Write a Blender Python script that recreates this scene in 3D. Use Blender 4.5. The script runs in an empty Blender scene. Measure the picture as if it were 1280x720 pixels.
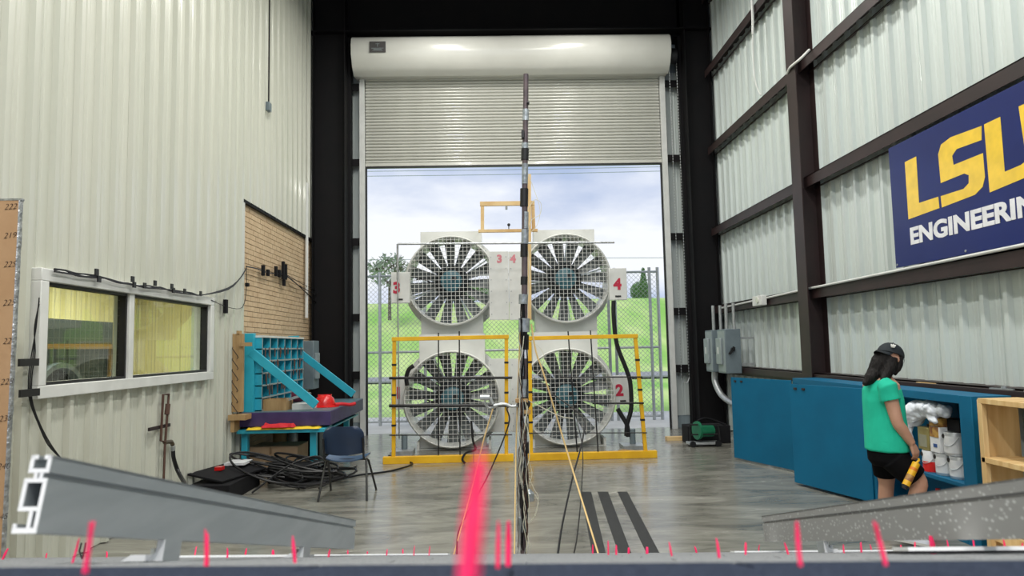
import bpy, bmesh, math, random
from mathutils import Vector, Matrix, noise
from math import sin, cos, pi, radians as R
random.seed(7)
SC = bpy.context.scene
C = SC.collection
# ------------------------------------------------------------------ camera
F = 888.0                                   # focal length in pixels of a 1280 px wide frame
EYE = Vector((0, 0, 1.70))
YAW, PITCH, ROLL = R(-1.40), R(4.73), R(-1.15)
cam = bpy.data.cameras.new('camera'); co = bpy.data.objects.new('camera', cam); C.objects.link(co)
cam.sensor_width = 36; cam.lens = F / 1280 * 36; cam.clip_start = 0.01; cam.clip_end = 800
ROT = (Matrix.Rotation(YAW, 3, 'Z') @ Matrix.Rotation(pi/2 + PITCH, 3, 'X') @ Matrix.Rotation(ROLL, 3, 'Z'))
co.matrix_world = Matrix.Translation(EYE) @ ROT.to_4x4()
cam.dof.use_dof = True; cam.dof.focus_distance = 9.0; cam.dof.aperture_fstop = 6.6
SC.camera = co
# ------------------------------------------------------------------ sky, lamps, exposure
SC.view_settings.view_transform = 'Standard'; SC.view_settings.look = 'None'
SC.view_settings.gamma = 1; SC.view_settings.use_curve_mapping = False
SC.view_settings.exposure = 0.12
w = bpy.data.worlds.new('sky'); SC.world = w; w.use_nodes = True
nt = w.node_tree; nt.nodes.clear()
tc = nt.nodes.new('ShaderNodeTexCoord'); mp = nt.nodes.new('ShaderNodeMapping')
mp.inputs['Scale'].default_value = (1, 1, 2.6); mp.inputs['Location'].default_value = (3.1, .4, .35)
n1 = nt.nodes.new('ShaderNodeTexNoise'); n1.inputs['Scale'].default_value = 2.6; n1.inputs['Detail'].default_value = 7; n1.inputs['Roughness'].default_value = .52
rp = nt.nodes.new('ShaderNodeValToRGB'); e = rp.color_ramp.elements
e[0].position = .36; e[0].color = (.40, .50, .72, 1); e[1].position = .60; e[1].color = (.90, .93, .98, 1)
m1 = rp.color_ramp.elements.new(.47); m1.color = (.60, .67, .83, 1)
bg = nt.nodes.new('ShaderNodeBackground'); bg.inputs['Strength'].default_value = 1.0
wo = nt.nodes.new('ShaderNodeOutputWorld')
L = nt.links.new
L(tc.outputs['Generated'], mp.inputs['Vector']); L(mp.outputs[0], n1.inputs['Vector'])
L(n1.outputs['Fac'], rp.inputs['Fac']); L(rp.outputs[0], bg.inputs['Color']); L(bg.outputs[0], wo.inputs['Surface'])

def area(name, loc, rot, sx, sy, power, col=(1, 1, 1)):
    l = bpy.data.lights.new(name, 'AREA'); l.shape = 'RECTANGLE'; l.size = sx; l.size_y = sy
    l.energy = power; l.color = col
    o = bpy.data.objects.new(name, l); o.location = loc; o.rotation_euler = rot; C.objects.link(o); return o
LAMPS = [(x, y) for y in (-3.0, 0.5, 4.5, 8.5, 12.0) for x in (-0.95, 1.75)]
for x, y in LAMPS:                           # two rows of high-bay lamps; the pair behind the camera is added fill
    area('high_bay_and_fill_light', (x, y, 8.25), (0, 0, 0), .42, 1.25, 195 if y < 0 else (75 if y > 10 else 132), (1, .98, .92))
sun = bpy.data.lights.new('sun', 'SUN'); sun.energy = 1.4; sun.angle = R(12); sun.color = (1, .97, .9)
so = bpy.data.objects.new('sun', sun); so.rotation_euler = (R(28), R(-20), 0); C.objects.link(so)

# ------------------------------------------------------------------ pixel -> place helpers (rays from the photograph)
def ray(px, py): return ROT @ Vector(((px - 640) / F, -(py - 360) / F, -1))
def PY(px, py, Y): d = ray(px, py); return EYE + d * (Y / d.y)
def PX(px, py, X): d = ray(px, py); return EYE + d * (X / d.x)
def PZ(px, py, Z): d = ray(px, py); return EYE + d * ((Z - EYE.z) / d.z)

# ------------------------------------------------------------------ materials
MATS = {}
def mat(name, col, rough=.5, metal=0, col2=None, scale=8, stretch=(1, 1, 1), detail=4, bump=0, bscale=None,
        lo=.35, hi=.65, spec=None, emit=None, trans=0, alpha=1, coat=0):
    if name in MATS: return MATS[name]
    m = bpy.data.materials.new(name); m.use_nodes = True; MATS[name] = m
    t = m.node_tree; b = t.nodes['Principled BSDF']; ln = t.links.new
    b.inputs['Base Color'].default_value = (*col, 1); b.inputs['Roughness'].default_value = rough; b.inputs['Metallic'].default_value = metal
    if spec is not None: b.inputs['Specular IOR Level'].default_value = spec
    if coat: b.inputs['Coat Weight'].default_value = coat; b.inputs['Coat Roughness'].default_value = .08
    if trans: b.inputs['Transmission Weight'].default_value = trans
    if alpha < 1: b.inputs['Alpha'].default_value = alpha
    if emit: b.inputs['Emission Color'].default_value = (*col, 1); b.inputs['Emission Strength'].default_value = emit
    tcn = t.nodes.new('ShaderNodeTexCoord'); mpn = t.nodes.new('ShaderNodeMapping'); mpn.inputs['Scale'].default_value = stretch
    ln(tcn.outputs['Object'], mpn.inputs['Vector'])
    if col2 is None: col2 = tuple(c * .86 for c in col)
    nz = t.nodes.new('ShaderNodeTexNoise'); nz.inputs['Scale'].default_value = scale; nz.inputs['Detail'].default_value = detail
    ln(mpn.outputs[0], nz.inputs['Vector'])
    r_ = t.nodes.new('ShaderNodeValToRGB'); r_.color_ramp.elements[0].position = lo; r_.color_ramp.elements[1].position = hi
    r_.color_ramp.elements[0].color = (*col, 1); r_.color_ramp.elements[1].color = (*col2, 1)
    ln(nz.outputs['Fac'], r_.inputs['Fac']); ln(r_.outputs[0], b.inputs['Base Color'])
    if bump:
        nb = t.nodes.new('ShaderNodeTexNoise'); nb.inputs['Scale'].default_value = bscale or scale * 3; nb.inputs['Detail'].default_value = 4
        ln(mpn.outputs[0], nb.inputs['Vector'])
        bp = t.nodes.new('ShaderNodeBump'); bp.inputs['Strength'].default_value = bump; bp.inputs['Distance'].default_value = .01
        ln(nb.outputs['Fac'], bp.inputs['Height']); ln(bp.outputs[0], b.inputs['Normal'])
    return m
M = dict(
 liner=mat('liner_metal', (.60, .605, .53), .32, 0, (.565, .575, .50), .8, (1, 3, .15), bump=.03, bscale=6, coat=.25),
 sheet=mat('silver_sheet', (.60, .66, .64), .38, .1, (.56, .615, .60), 1.0, (1, 5, .12), bump=.03, bscale=6, coat=.15),
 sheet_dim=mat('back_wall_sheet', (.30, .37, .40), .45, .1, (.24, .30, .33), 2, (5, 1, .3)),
 steel=mat('primer_steel', (.030, .015, .015), .5, 0, (.020, .011, .011), 3, bump=.05),
 steel_dark=mat('dark_steel', (.007, .006, .007), .6, 0, (.005, .005, .006), 3, spec=.2),
 roofing=mat('dark_roof', (.02, .02, .022), .8),
 white=mat('white_paint', (.72, .73, .71), .4, 0, (.64, .65, .63), 5),
 hood=mat('hood_paint', (.70, .70, .65), .22, 0, (.66, .66, .61), 2, coat=.5),
 slat=mat('slat_paint', (.60, .60, .55), .28, 0, (.56, .56, .51), 3, coat=.4),
 brick=mat('tan_brick', (.62, .47, .30), .8, 0, (.54, .39, .24), 5, bump=.3, bscale=60),
 mortar=mat('mortar', (.36, .29, .21), .9, bump=.3),
 glass=None,
 yroom=mat('yellow_room_wall', (.86, .80, .46), .5, 0, (.80, .74, .40), 2),
 dgreen=mat('dark_green_case', (.055, .085, .085), .5, 0, (.04, .065, .068), 3),
 wood=mat('pine_wood', (.74, .54, .27), .6, 0, (.60, .38, .16), 3, (1, 6, .8), bump=.08),
 woodh=mat('pine_wood_vertical', (.76, .56, .29), .6, 0, (.62, .41, .18), 2.2, (6, 6, .7), bump=.08),
 plank=mat('old_timber', (.45, .30, .14), .7, 0, (.34, .21, .09), 3, (6, 1, 1), bump=.1),
 tan=mat('brown_faced_board', (.55, .34, .19), .7, 0, (.50, .30, .16), 4),
 foil=mat('foil_edge', (.62, .63, .64), .3, .8, (.35, .36, .37), 30, bump=.8, bscale=40),
 ink=mat('ink', (.03, .02, .02), .8),
 turq=mat('turquoise_paint', (.03, .42, .56), .4, 0, (.025, .36, .49), 4),
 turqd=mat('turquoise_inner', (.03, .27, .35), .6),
 steelblue=mat('blue_cabinet_paint', (.002, .128, .255), .55, 0, (.002, .112, .225), 2.4, bump=.03, spec=.3),
 purple=mat('purple_paint', (.055, .035, .13), .5, 0, (.035, .022, .09), 6),
 yellow=mat('yellow_paint', (.86, .50, .012), .45, 0, (.74, .40, .01), 5, bump=.05),
 blk=mat('black_rubber', (.008, .008, .010), .45),
 blkm=mat('black_matte', (.010, .010, .012), .8, spec=.2),
 tape=mat('black_tape', (.015, .015, .017), .35),
 duct=mat('duct_tape', (.42, .46, .50), .32, .5, (.25, .28, .31), 25, bump=.6, bscale=30),
 mast=mat('mast_pipe', (.14, .105, .115), .4, .3, (.09, .07, .08), 12),
 navy=mat('navy_plastic', (.012, .03, .075), .35, 0, (.010, .025, .062), 5),
 navyl=mat('blue_seat_plastic', (.06, .12, .22), .28),
 card=mat('cardboard', (.38, .26, .16), .8, 0, (.33, .22, .13), 5),
 red=mat('red_plastic', (.70, .012, .012), .25, coat=.4),
 redc=mat('red_cloth', (.62, .02, .03), .8, bump=.4),
 yelc=mat('yellow_cloth', (.85, .60, .03), .8, bump=.4),
 grey=mat('grey_enamel', (.17, .215, .24), .4, 0, (.145, .185, .21), 5),
 greyl=mat('grey_enamel_light', (.30, .35, .365), .4),
 galv=mat('galvanised_steel', (.48, .50, .51), .4, .6, (.38, .40, .41), 20),
 fanw=mat('fan_housing_paint', (.74, .75, .72), .38, 0, (.66, .67, .64), 4),
 blade=mat('fan_blade_grey', (.15, .165, .17), .3, .2, (.10, .115, .12), 5),
 vane=mat('vane_light', (.52, .56, .53), .4, .1, (.42, .46, .44), 4),
 hub=mat('fan_hub_black', (.02, .026, .03), .4),
 motor=mat('fan_motor_teal', (.05, .16, .20), .4, 0, (.035, .12, .155), 12),
 alu=mat('rail_aluminium', (.42, .45, .47), .45, .25, (.36, .39, .41), 6, (1, 1, 6)),
 aluc=mat('cut_aluminium', (.95, .96, .98), .6, 0, (.92, .93, .96), 20),
 tuft=mat('pink_tuft', (1.0, .02, .17), .6, 0, (1.0, .02, .12), 90),
 green=mat('green_shirt', (.008, .52, .34), .85, 0, (.006, .46, .30), 7, bump=.25, bscale=14),
 short=mat('black_cloth', (.005, .005, .006), .9, bump=.2, spec=.1),
 skin=mat('skin', (.55, .315, .22), .55, 0, (.50, .27, .185), 9),
 hair=mat('black_hair', (.004, .003, .003), .6, 0, (.008, .006, .006), 30, (3, 3, .3), spec=.25, bump=.5, bscale=60),
 cap=mat('cap_cloth', (.010, .016, .022), .8, bump=.2),
 whitecloth=mat('white_cloth', (.82, .86, .93), .85, 0, (.74, .79, .89), 6, bump=.4, bscale=20),
 can=mat('can_tin', (.62, .64, .66), .3, .4, (.52, .54, .56), 9),
 canlabel=mat('can_label_white', (.78, .79, .80), .5, 0, (.68, .70, .73), 14),
 gold=mat('gold_tin', (.38, .33, .13), .35, .4, (.30, .26, .10), 9),
 brownl=mat('brown_label', (.22, .07, .03), .5, 0, (.55, .33, .08), 22),
 bluel=mat('blue_label', (.03, .09, .28), .5),
 gmach=mat('green_machine', (.01, .19, .09), .35, 0, (.008, .15, .07), 6),
 rope=mat('tan_rope', (.78, .56, .26), .8),
 clearl=mat('pale_line', (.70, .68, .55), .4),
 banner=mat('banner_blue', (.003, .012, .11), .35, 0, (.003, .014, .125), 2, coat=.08),
 gold_l=mat('banner_gold', (.92, .62, .05), .3, coat=.4),
 white_l=mat('banner_white', (.82, .83, .86), .3, coat=.4),
 rednum=mat('red_number', (.55, .02, .06), .6),
 pinknum=mat('faded_red_number', (.72, .25, .30), .6),
 grass=mat('grass', (.24, .50, .09), .9, 0, (.52, .66, .25), .35, (1, .25, 1), bump=.3, bscale=8),
 leaf=mat('leaves', (.10, .22, .07), .7, 0, (.16, .30, .10), 3),
 leafp=mat('pale_leaves', (.30, .36, .28), .7),
 bark=mat('bark', (.16, .13, .11), .9),
 apron=mat('outdoor_concrete', (.62, .62, .60), .8, 0, (.52, .52, .50), 1.5, bump=.1),
 road=mat('asphalt', (.30, .31, .33), .9),
 dust=mat('dusty_timber', (.40, .27, .13), .8),
 brass=mat('rusty_pipe', (.10, .05, .035), .6, .2),
)
def glass_mat():
    m = bpy.data.materials.new('window_glass'); m.use_nodes = True; t = m.node_tree; t.nodes.clear()
    o = t.nodes.new('ShaderNodeOutputMaterial'); g = t.nodes.new('ShaderNodeBsdfGlossy'); g.inputs['Roughness'].default_value = .02
    tr = t.nodes.new('ShaderNodeBsdfTransparent'); tr.inputs[0].default_value = (.88, .92, .88, 1)
    lw = t.nodes.new('ShaderNodeLayerWeight'); lw.inputs[0].default_value = .5
    pw = t.nodes.new('ShaderNodeMath'); pw.operation = 'POWER'; pw.inputs[1].default_value = 4; t.links.new(lw.outputs['Facing'], pw.inputs[0])
    ml = t.nodes.new('ShaderNodeMath'); ml.operation = 'MULTIPLY_ADD'; ml.inputs[1].default_value = .8; ml.inputs[2].default_value = .04; t.links.new(pw.outputs[0], ml.inputs[0])
    mx = t.nodes.new('ShaderNodeMixShader')
    t.links.new(ml.outputs[0], mx.inputs[0]); t.links.new(tr.outputs[0], mx.inputs[1]); t.links.new(g.outputs[0], mx.inputs[2]); t.links.new(mx.outputs[0], o.inputs[0])
    return m
M['glass'] = glass_mat()
def floor_mat():
    m = bpy.data.materials.new('polished_concrete'); m.use_nodes = True; t = m.node_tree; b = t.nodes['Principled BSDF']; ln = t.links.new
    g = t.nodes.new('ShaderNodeTexCoord'); mpn = t.nodes.new('ShaderNodeMapping'); mpn.inputs['Scale'].default_value = (.55, 1.6, 1)
    ln(g.outputs['Object'], mpn.inputs[0])
    a = t.nodes.new('ShaderNodeTexNoise'); a.inputs['Scale'].default_value = 2.2; a.inputs['Detail'].default_value = 9; a.inputs['Roughness'].default_value = .68; a.inputs['Distortion'].default_value = .8
    c = t.nodes.new('ShaderNodeTexNoise'); c.inputs['Scale'].default_value = .55; c.inputs['Detail'].default_value = 3
    ln(mpn.outputs[0], a.inputs['Vector']); ln(g.outputs['Object'], c.inputs['Vector'])
    r_ = t.nodes.new('ShaderNodeValToRGB'); e = r_.color_ramp.elements
    e[0].position = .30; e[0].color = (.12, .115, .10, 1); e[1].position = .72; e[1].color = (.36, .35, .31, 1)
    x = e = r_.color_ramp.elements.new(.5); x.color = (.225, .22, .19, 1)
    ln(a.outputs['Fac'], r_.inputs[0])
    mx = t.nodes.new('ShaderNodeMixRGB'); mx.blend_type = 'MULTIPLY'; mx.inputs[0].default_value = .5
    r2 = t.nodes.new('ShaderNodeValToRGB'); r2.color_ramp.elements[0].position = .35; r2.color_ramp.elements[0].color = (.62, .62, .62, 1); r2.color_ramp.elements[1].position = .6
    ln(c.outputs['Fac'], r2.inputs[0]); ln(r_.outputs[0], mx.inputs[1]); ln(r2.outputs[0], mx.inputs[2]); ln(mx.outputs[0], b.inputs['Base Color'])
    r3 = t.nodes.new('ShaderNodeMapRange'); r3.inputs[3].default_value = .10; r3.inputs[4].default_value = .36; ln(a.outputs['Fac'], r3.inputs[0]); ln(r3.outputs[0], b.inputs['Roughness'])
    bp = t.nodes.new('ShaderNodeBump'); bp.inputs['Strength'].default_value = .12; bp.inputs['Distance'].default_value = .01; ln(a.outputs['Fac'], bp.inputs['Height']); ln(bp.outputs[0], b.inputs['Normal'])
    b.inputs['Specular IOR Level'].default_value = .85
    return m
M['floor'] = floor_mat()
def speck(name, base, dot, scale, th):
    m = bpy.data.materials.new(name); m.use_nodes = True; t = m.node_tree; b = t.nodes['Principled BSDF']; ln = t.links.new
    g = t.nodes.new('ShaderNodeTexCoord'); v = t.nodes.new('ShaderNodeTexVoronoi'); v.inputs['Scale'].default_value = scale
    mpn = t.nodes.new('ShaderNodeMapping'); mpn.inputs['Scale'].default_value = (1, .55, 1); ln(g.outputs['Object'], mpn.inputs[0])
    ln(mpn.outputs[0], v.inputs['Vector'])
    r_ = t.nodes.new('ShaderNodeValToRGB'); r_.color_ramp.elements[0].position = th; r_.color_ramp.elements[0].color = (*dot, 1)
    r_.color_ramp.elements[1].position = th + .14; r_.color_ramp.elements[1].color = (*base, 1)
    ln(v.outputs['Distance'], r_.inputs[0]); ln(r_.outputs[0], b.inputs['Base Color']); b.inputs['Roughness'].default_value = .8; b.inputs['Specular IOR Level'].default_value = .1 if 'shingle' in name else .4
    return m
M['aluspot'] = speck('spotted_aluminium', (.32, .32, .32), (.56, .57, .58), 110, .16)
M['shingle'] = speck('grey_shingle', (.16, .17, .18), (.30, .30, .31), 400, .3)
M['shingle_blue'] = speck('slate_blue_shingle', (.012, .018, .038), (.05, .065, .10), 300, .25)

# ------------------------------------------------------------------ mesh builder
W = {}
def setp(o, label=None, cat=None, group=None, kind=None):
    if label: o['label'] = label
    if cat: o['category'] = cat
    if group: o['group'] = group
    if kind: o['kind'] = kind
    return o
def thing(name, label, cat, loc, group=None, kind=None):
    o = bpy.data.objects.new(name, None); C.objects.link(o); o.location = loc; o.empty_display_size = .1
    W[o.name] = Vector(loc); return setp(o, label, cat, group, kind)
def link_mesh(name, me, parent=None, loc=(0, 0, 0)):
    o = bpy.data.objects.new(name, me); C.objects.link(o); o.location = loc
    if parent: o.parent = parent
    return o
class B:
    def __init__(s): s.v = []; s.f = []; s.m = []; s.k = 0
    def add(s, vs, fs):
        n = len(s.v); s.v += [tuple(v) for v in vs]; s.f += [tuple(n + i for i in f) for f in fs]; s.m += [s.k] * len(fs); return s
    def box(s, a, b):
        x0, y0, z0 = a; x1, y1, z1 = b
        if x0 > x1: x0, x1 = x1, x0
        if y0 > y1: y0, y1 = y1, y0
        if z0 > z1: z0, z1 = z1, z0
        return s.add([(x0,y0,z0),(x1,y0,z0),(x1,y1,z0),(x0,y1,z0),(x0,y0,z1),(x1,y0,z1),(x1,y1,z1),(x0,y1,z1)],
              [(0,3,2,1),(4,5,6,7),(0,1,5,4),(1,2,6,5),(2,3,7,6),(3,0,4,7)])
    def bar(s, p, q, w, h, up=(0, 0, 1)):
        p, q = Vector(p), Vector(q); d = (q - p).normalized(); u = Vector(up)
        if abs(d.dot(u)) > .98: u = Vector((0, 1, 0))
        a = d.cross(u).normalized() * w / 2; b = a.normalized().cross(d).normalized() * h / 2
        vs = [p - a - b, p + a - b, p + a + b, p - a + b, q - a - b, q + a - b, q + a + b, q - a + b]
        return s.add(vs, [(0,1,2,3),(7,6,5,4),(0,4,5,1),(1,5,6,2),(2,6,7,3),(3,7,4,0)])
    def prism(s, poly, fn, t0, t1):
        n = len(poly); vs = [fn(a, b, t0) for a, b in poly] + [fn(a, b, t1) for a, b in poly]
        fs = [tuple(range(n))[::-1], tuple(range(n, 2*n))] + [(i, (i+1) % n, n + (i+1) % n, n + i) for i in range(n)]
        return s.add(vs, fs)
    def loft(s, rings, cap=True, closed=False):
        n = len(rings[0]); base = len(s.v); vs = [v for r_ in rings for v in r_]; fs = []
        K = len(rings)
        for k in range(K if closed else K - 1):
            k2 = (k + 1) % K
            for i in range(n): fs.append((k*n+i, k*n+(i+1) % n, k2*n+(i+1) % n, k2*n+i))
        if cap and not closed: fs += [tuple(range(n))[::-1], tuple(range((K-1)*n, K*n))]
        return s.add(vs, fs)
    def tube(s, pts, r, seg=6, cap=True, smooth=0):
        pts = [Vector(p) for p in pts]; rs = r if isinstance(r, (list, tuple)) else [r] * len(pts)
        if smooth and len(pts) > 2:
            np_, nr = [], []
            for i in range(len(pts) - 1):
                p0 = pts[max(i-1, 0)]; p1 = pts[i]; p2 = pts[i+1]; p3 = pts[min(i+2, len(pts)-1)]
                for k in range(smooth):
                    t = k / smooth; t2 = t*t; t3 = t2*t
                    np_.append(.5 * ((2*p1) + (p2-p0)*t + (2*p0-5*p1+4*p2-p3)*t2 + (3*p1-p0-3*p2+p3)*t3)); nr.append(rs[i] + (rs[i+1]-rs[i])*t)
            np_.append(pts[-1]); nr.append(rs[-1]); pts, rs = np_, nr
        d0 = (pts[1] - pts[0]).normalized(); a = d0.orthogonal().normalized(); rings = []
        for i, p in enumerate(pts):
            d = (pts[min(i+1, len(pts)-1)] - pts[max(i-1, 0)]); d = d.normalized() if d.length > 1e-9 else d0
            a = (a - d * a.dot(d)); a = a.normalized() if a.length > 1e-6 else d.orthogonal().normalized(); b = d.cross(a)
            rings.append([p + (a * cos(2*pi*k/seg) + b * sin(2*pi*k/seg)) * rs[i] for k in range(seg)])
        return s.loft(rings, cap)
    def cyl(s, p, q, r, seg=16, r2=None): return s.tube([p, q], [r, r if r2 is None else r2], seg)
    def lathe(s, prof, center, axis='z', seg=24, closed=False):
        c = Vector(center); rings = []
        for r_, h in prof:
            ring = []
            for k in range(seg):
                a = 2*pi*k/seg
                if axis == 'z': ring.append(c + Vector((r_*cos(a), r_*sin(a), h)))
                elif axis == 'y': ring.append(c + Vector((r_*cos(a), h, r_*sin(a))))
                else: ring.append(c + Vector((h, r_*cos(a), r_*sin(a))))
            rings.append(ring)
        return s.loft(rings, not closed, closed)
    def ball(s, c, r, seg=12, rg=8, sc=(1, 1, 1)):
        c = Vector(c); rings = []
        for j in range(1, rg):
            t = pi * j / rg
            rings.append([c + Vector((r*sc[0]*sin(t)*cos(2*pi*k/seg), r*sc[1]*sin(t)*sin(2*pi*k/seg), -r*sc[2]*cos(t))) for k in range(seg)])
        return s.loft(rings)
    def mesh(s, name, mats, off=Vector((0, 0, 0)), smooth=True, ang=35):
        me = bpy.data.meshes.new(name)
        me.from_pydata([(v[0]-off[0], v[1]-off[1], v[2]-off[2]) for v in s.v], [], s.f)
        bm = bmesh.new(); bm.from_mesh(me); bmesh.ops.recalc_face_normals(bm, faces=bm.faces); bm.to_mesh(me); bm.free()
        for mt in (mats if isinstance(mats, (list, tuple)) else [mats]): me.materials.append(mt)
        if max(s.m or [0]): me.polygons.foreach_set('material_index', s.m)
        if smooth:
            me.polygons.foreach_set('use_smooth', [True] * len(me.polygons)); me.set_sharp_from_angle(angle=R(ang))
        return me
    def obj(s, name, mats, parent=None, smooth=True, ang=35, bevel=0, kind=None, label=None):
        if parent is not None: off = W[parent.name]
        else:
            xs = [v[0] for v in s.v]; ys = [v[1] for v in s.v]; zs = [v[2] for v in s.v]
            off = Vector(((min(xs)+max(xs))/2, (min(ys)+max(ys))/2, min(zs)))
        o = link_mesh(name, s.mesh(name, mats, off, smooth, ang), parent, off if parent is None else (0, 0, 0))
        W[o.name] = off
        if bevel:
            md = o.modifiers.new('bevel', 'BEVEL'); md.width = bevel; md.segments = 2; md.limit_method = 'ANGLE'; md.angle_limit = R(40)
        if kind: o['kind'] = kind
        if label: o['label'] = label
        return o
def top(o, label, cat, group=None): return setp(o, label, cat, group)
def copy_tree(o, parent=None):
    c = o.copy(); C.objects.link(c)
    if parent: c.parent = parent
    for ch in [x for x in bpy.data.objects if x.parent == o]: copy_tree(ch, c)
    return c
def text_mesh(txt, size, extr=.002, offset=0.0, sx=1.0, shear=0.0, align='LEFT'):
    cu = bpy.data.curves.new('t', 'FONT'); cu.body = txt; cu.size = size; cu.extrude = extr; cu.offset = offset; cu.shear = shear; cu.align_x = align
    cu.resolution_u = 4
    ob = bpy.data.objects.new('t', cu); C.objects.link(ob)
    dg = bpy.context.evaluated_depsgraph_get(); me = bpy.data.meshes.new_from_object(ob.evaluated_get(dg))
    bpy.data.objects.remove(ob); bpy.data.curves.remove(cu)
    for v in me.vertices: v.co.x *= sx
    return me
def place_text(name, txt, size, mtl, parent, origin, xdir, ydir, **kw):
    me = text_mesh(txt, size, **kw); me.materials.clear(); me.materials.append(mtl)
    x = Vector(xdir).normalized(); y = Vector(ydir).normalized(); z = x.cross(y)
    m = Matrix((x, y, z)).transposed().to_4x4(); m.translation = Vector(origin) - W[parent.name]
    me.transform(m); o = link_mesh(name, me, parent); return o
def fused(builder, name, mtl, parent, voxel=.006, smooth=6, sub=False):
    """closed overlapping shapes joined into one continuous skin"""
    off = W[parent.name]
    o = link_mesh('tmp', builder.mesh('tmp', mtl, off, False)); m = o.modifiers.new('r', 'REMESH'); m.mode = 'VOXEL'; m.voxel_size = voxel; m.use_smooth_shade = True
    if smooth: s_ = o.modifiers.new('s', 'SMOOTH'); s_.factor = .5; s_.iterations = smooth
    dg = bpy.context.evaluated_depsgraph_get(); me = bpy.data.meshes.new_from_object(o.evaluated_get(dg)); me.name = name
    bpy.data.objects.remove(o); me.materials.clear(); me.materials.append(mtl)
    me.polygons.foreach_set('use_smooth', [True] * len(me.polygons))
    r_ = link_mesh(name, me, parent); W[r_.name] = off; return r_
# =================================================================== SETTING
XL, XR, YB, YF, ZT = -3.6, 4.5, 14.4, -4.0, 9.2
b = B(); b.box((-8.0, YF - 2, -.1), (6.5, 14.6, 0)); b.obj('floor', M['floor'], kind='structure')
b = B(); b.box((-6.5, YF, ZT), (4.9, 14.8, ZT + .1)); b.obj('ceiling', M['roofing'], kind='structure')
# outside ground
b = B(); b.box((-30, 14.6, -.12), (30, 18.2, -.01)); b.obj('apron', M['apron'], kind='structure')
def grid_ground():
    b = B(); nx, ny = 40, 44; vs = []
    for j in range(ny + 1):
        y = 18.2 + (150 - 18.2) * (j / ny) ** 1.5
        for i in range(nx + 1):
            x = -110 + 220 * i / nx
            t = min(max((y - 44) / 32, 0), 1); h = 6.6 * t * t * (3 - 2 * t)
            h += .25 * noise.noise(Vector((x * .06, y * .06, 0))) * (y > 30) - .02
            vs.append((x, y, h))
    fs = [(j*(nx+1)+i, j*(nx+1)+i+1, (j+1)*(nx+1)+i+1, (j+1)*(nx+1)+i) for j in range(ny) for i in range(nx)]
    b.add(vs, fs); b.obj('ground', M['grass'], kind='structure', ang=80)
grid_ground()
b = B(); b.box((-90, 35.5, .05), (90, 41, .12)); b.obj('road', M['road'], kind='structure')

# ---- left wall
PW = .915
def rib_profile(y0, y1, pitch=.305, h=.046):
    """(y, height) points of a ribbed sheet between y0 and y1"""
    pts = [(y0, 0)]; k = math.floor(y0 / pitch) - 1
    while k * pitch < y1 + pitch:
        c = k * pitch
        for dy, hh in ((-.036, 0), (-.026, h), (.026, h), (.036, 0), (.11, 0), (.12, .006), (.135, .006), (.145, 0), (.165, 0), (.175, .006), (.19, .006), (.20, 0)):
            y = c + dy
            if y0 < y < y1: pts.append((y, hh))
        k += 1
    pts.append((y1, 0)); return pts
def sheet(y0, y1, z0, z1, X, sgn, mt, parent, along='y', name='wall_panel'):
    pr = rib_profile(y0 + .0015, y1 - .0015); n = len(pr); b = B()
    def P(a, hh, z): return (X + sgn * hh, a, z) if along == 'y' else (a, X + sgn * hh, z)
    vs = [P(a, hh, z0) for a, hh in pr] + [P(a, hh, z1) for a, hh in pr] + [P(a, -.006, z0) for a, hh in (pr[0], pr[-1])] + [P(a, -.006, z1) for a, hh in (pr[0], pr[-1])]
    fs = [(i, i+1, n+i+1, n+i) for i in range(n-1)] + [(0, 2*n, 2*n+2, n), (n-1, 2*n-1, 2*n+3, 2*n+1), (2*n, 2*n+1, 2*n+3, 2*n+2)]
    b.add(vs, fs); return b.obj(name, mt, parent, ang=20)
def minus(rect, hole):
    y0, y1, z0, z1 = rect; a0, a1, c0, c1 = hole
    if a0 >= y1 or a1 <= y0 or c0 >= z1 or c1 <= z0: return [rect]
    out = []
    if y0 < a0: out.append((y0, a0, z0, z1))
    if y1 > a1: out.append((a1, y1, z0, z1))
    m0, m1 = max(y0, a0), min(y1, a1)
    if z0 < c0: out.append((m0, m1, z0, c0))
    if z1 > c1: out.append((m0, m1, c1, z1))
    return out
WIN = (5.62, 8.98, 1.40, 2.36); BRK = (10.15, 14.3, 0.0, 3.85)
b = B()
rects = [(YF, 14.45, 0, ZT)]
for hole in (WIN, BRK): rects = [q for r_ in rects for q in minus(r_, hole)]
for y0, y1, z0, z1 in rects: b.box((XL - .20, y0, z0), (XL - .012, y1, z1))
wl = b.obj('wall_left', M['liner'], kind='structure', smooth=False)
y = 14.295
while y > YF:
    rs = [(max(y - PW, YF), y, .01, ZT)]
    for hole in (WIN, BRK): rs = [q for r_ in rs for q in minus(r_, hole)]
    for r_ in rs:
        if r_[1] - r_[0] > .02: sheet(r_[0], r_[1], r_[2], r_[3], XL - .006, 1, M['liner'], wl)
    y -= PW
# screws
b = B()
for i in range(46):
    yy = 1.0 + i * .305 - .075
    for z in (1.1, 2.65, 4.3, 6.0, 7.6):
        if not (5.5 < yy < 9.1 and z < 2.5 and z > 1.3) and not (yy > 10.1 and z < 3.9): b.cyl((XL - .004, yy, z), (XL + .004, yy, z), .009, 6)
b.obj('screw', M['ink'], wl, kind='stuff')
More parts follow.
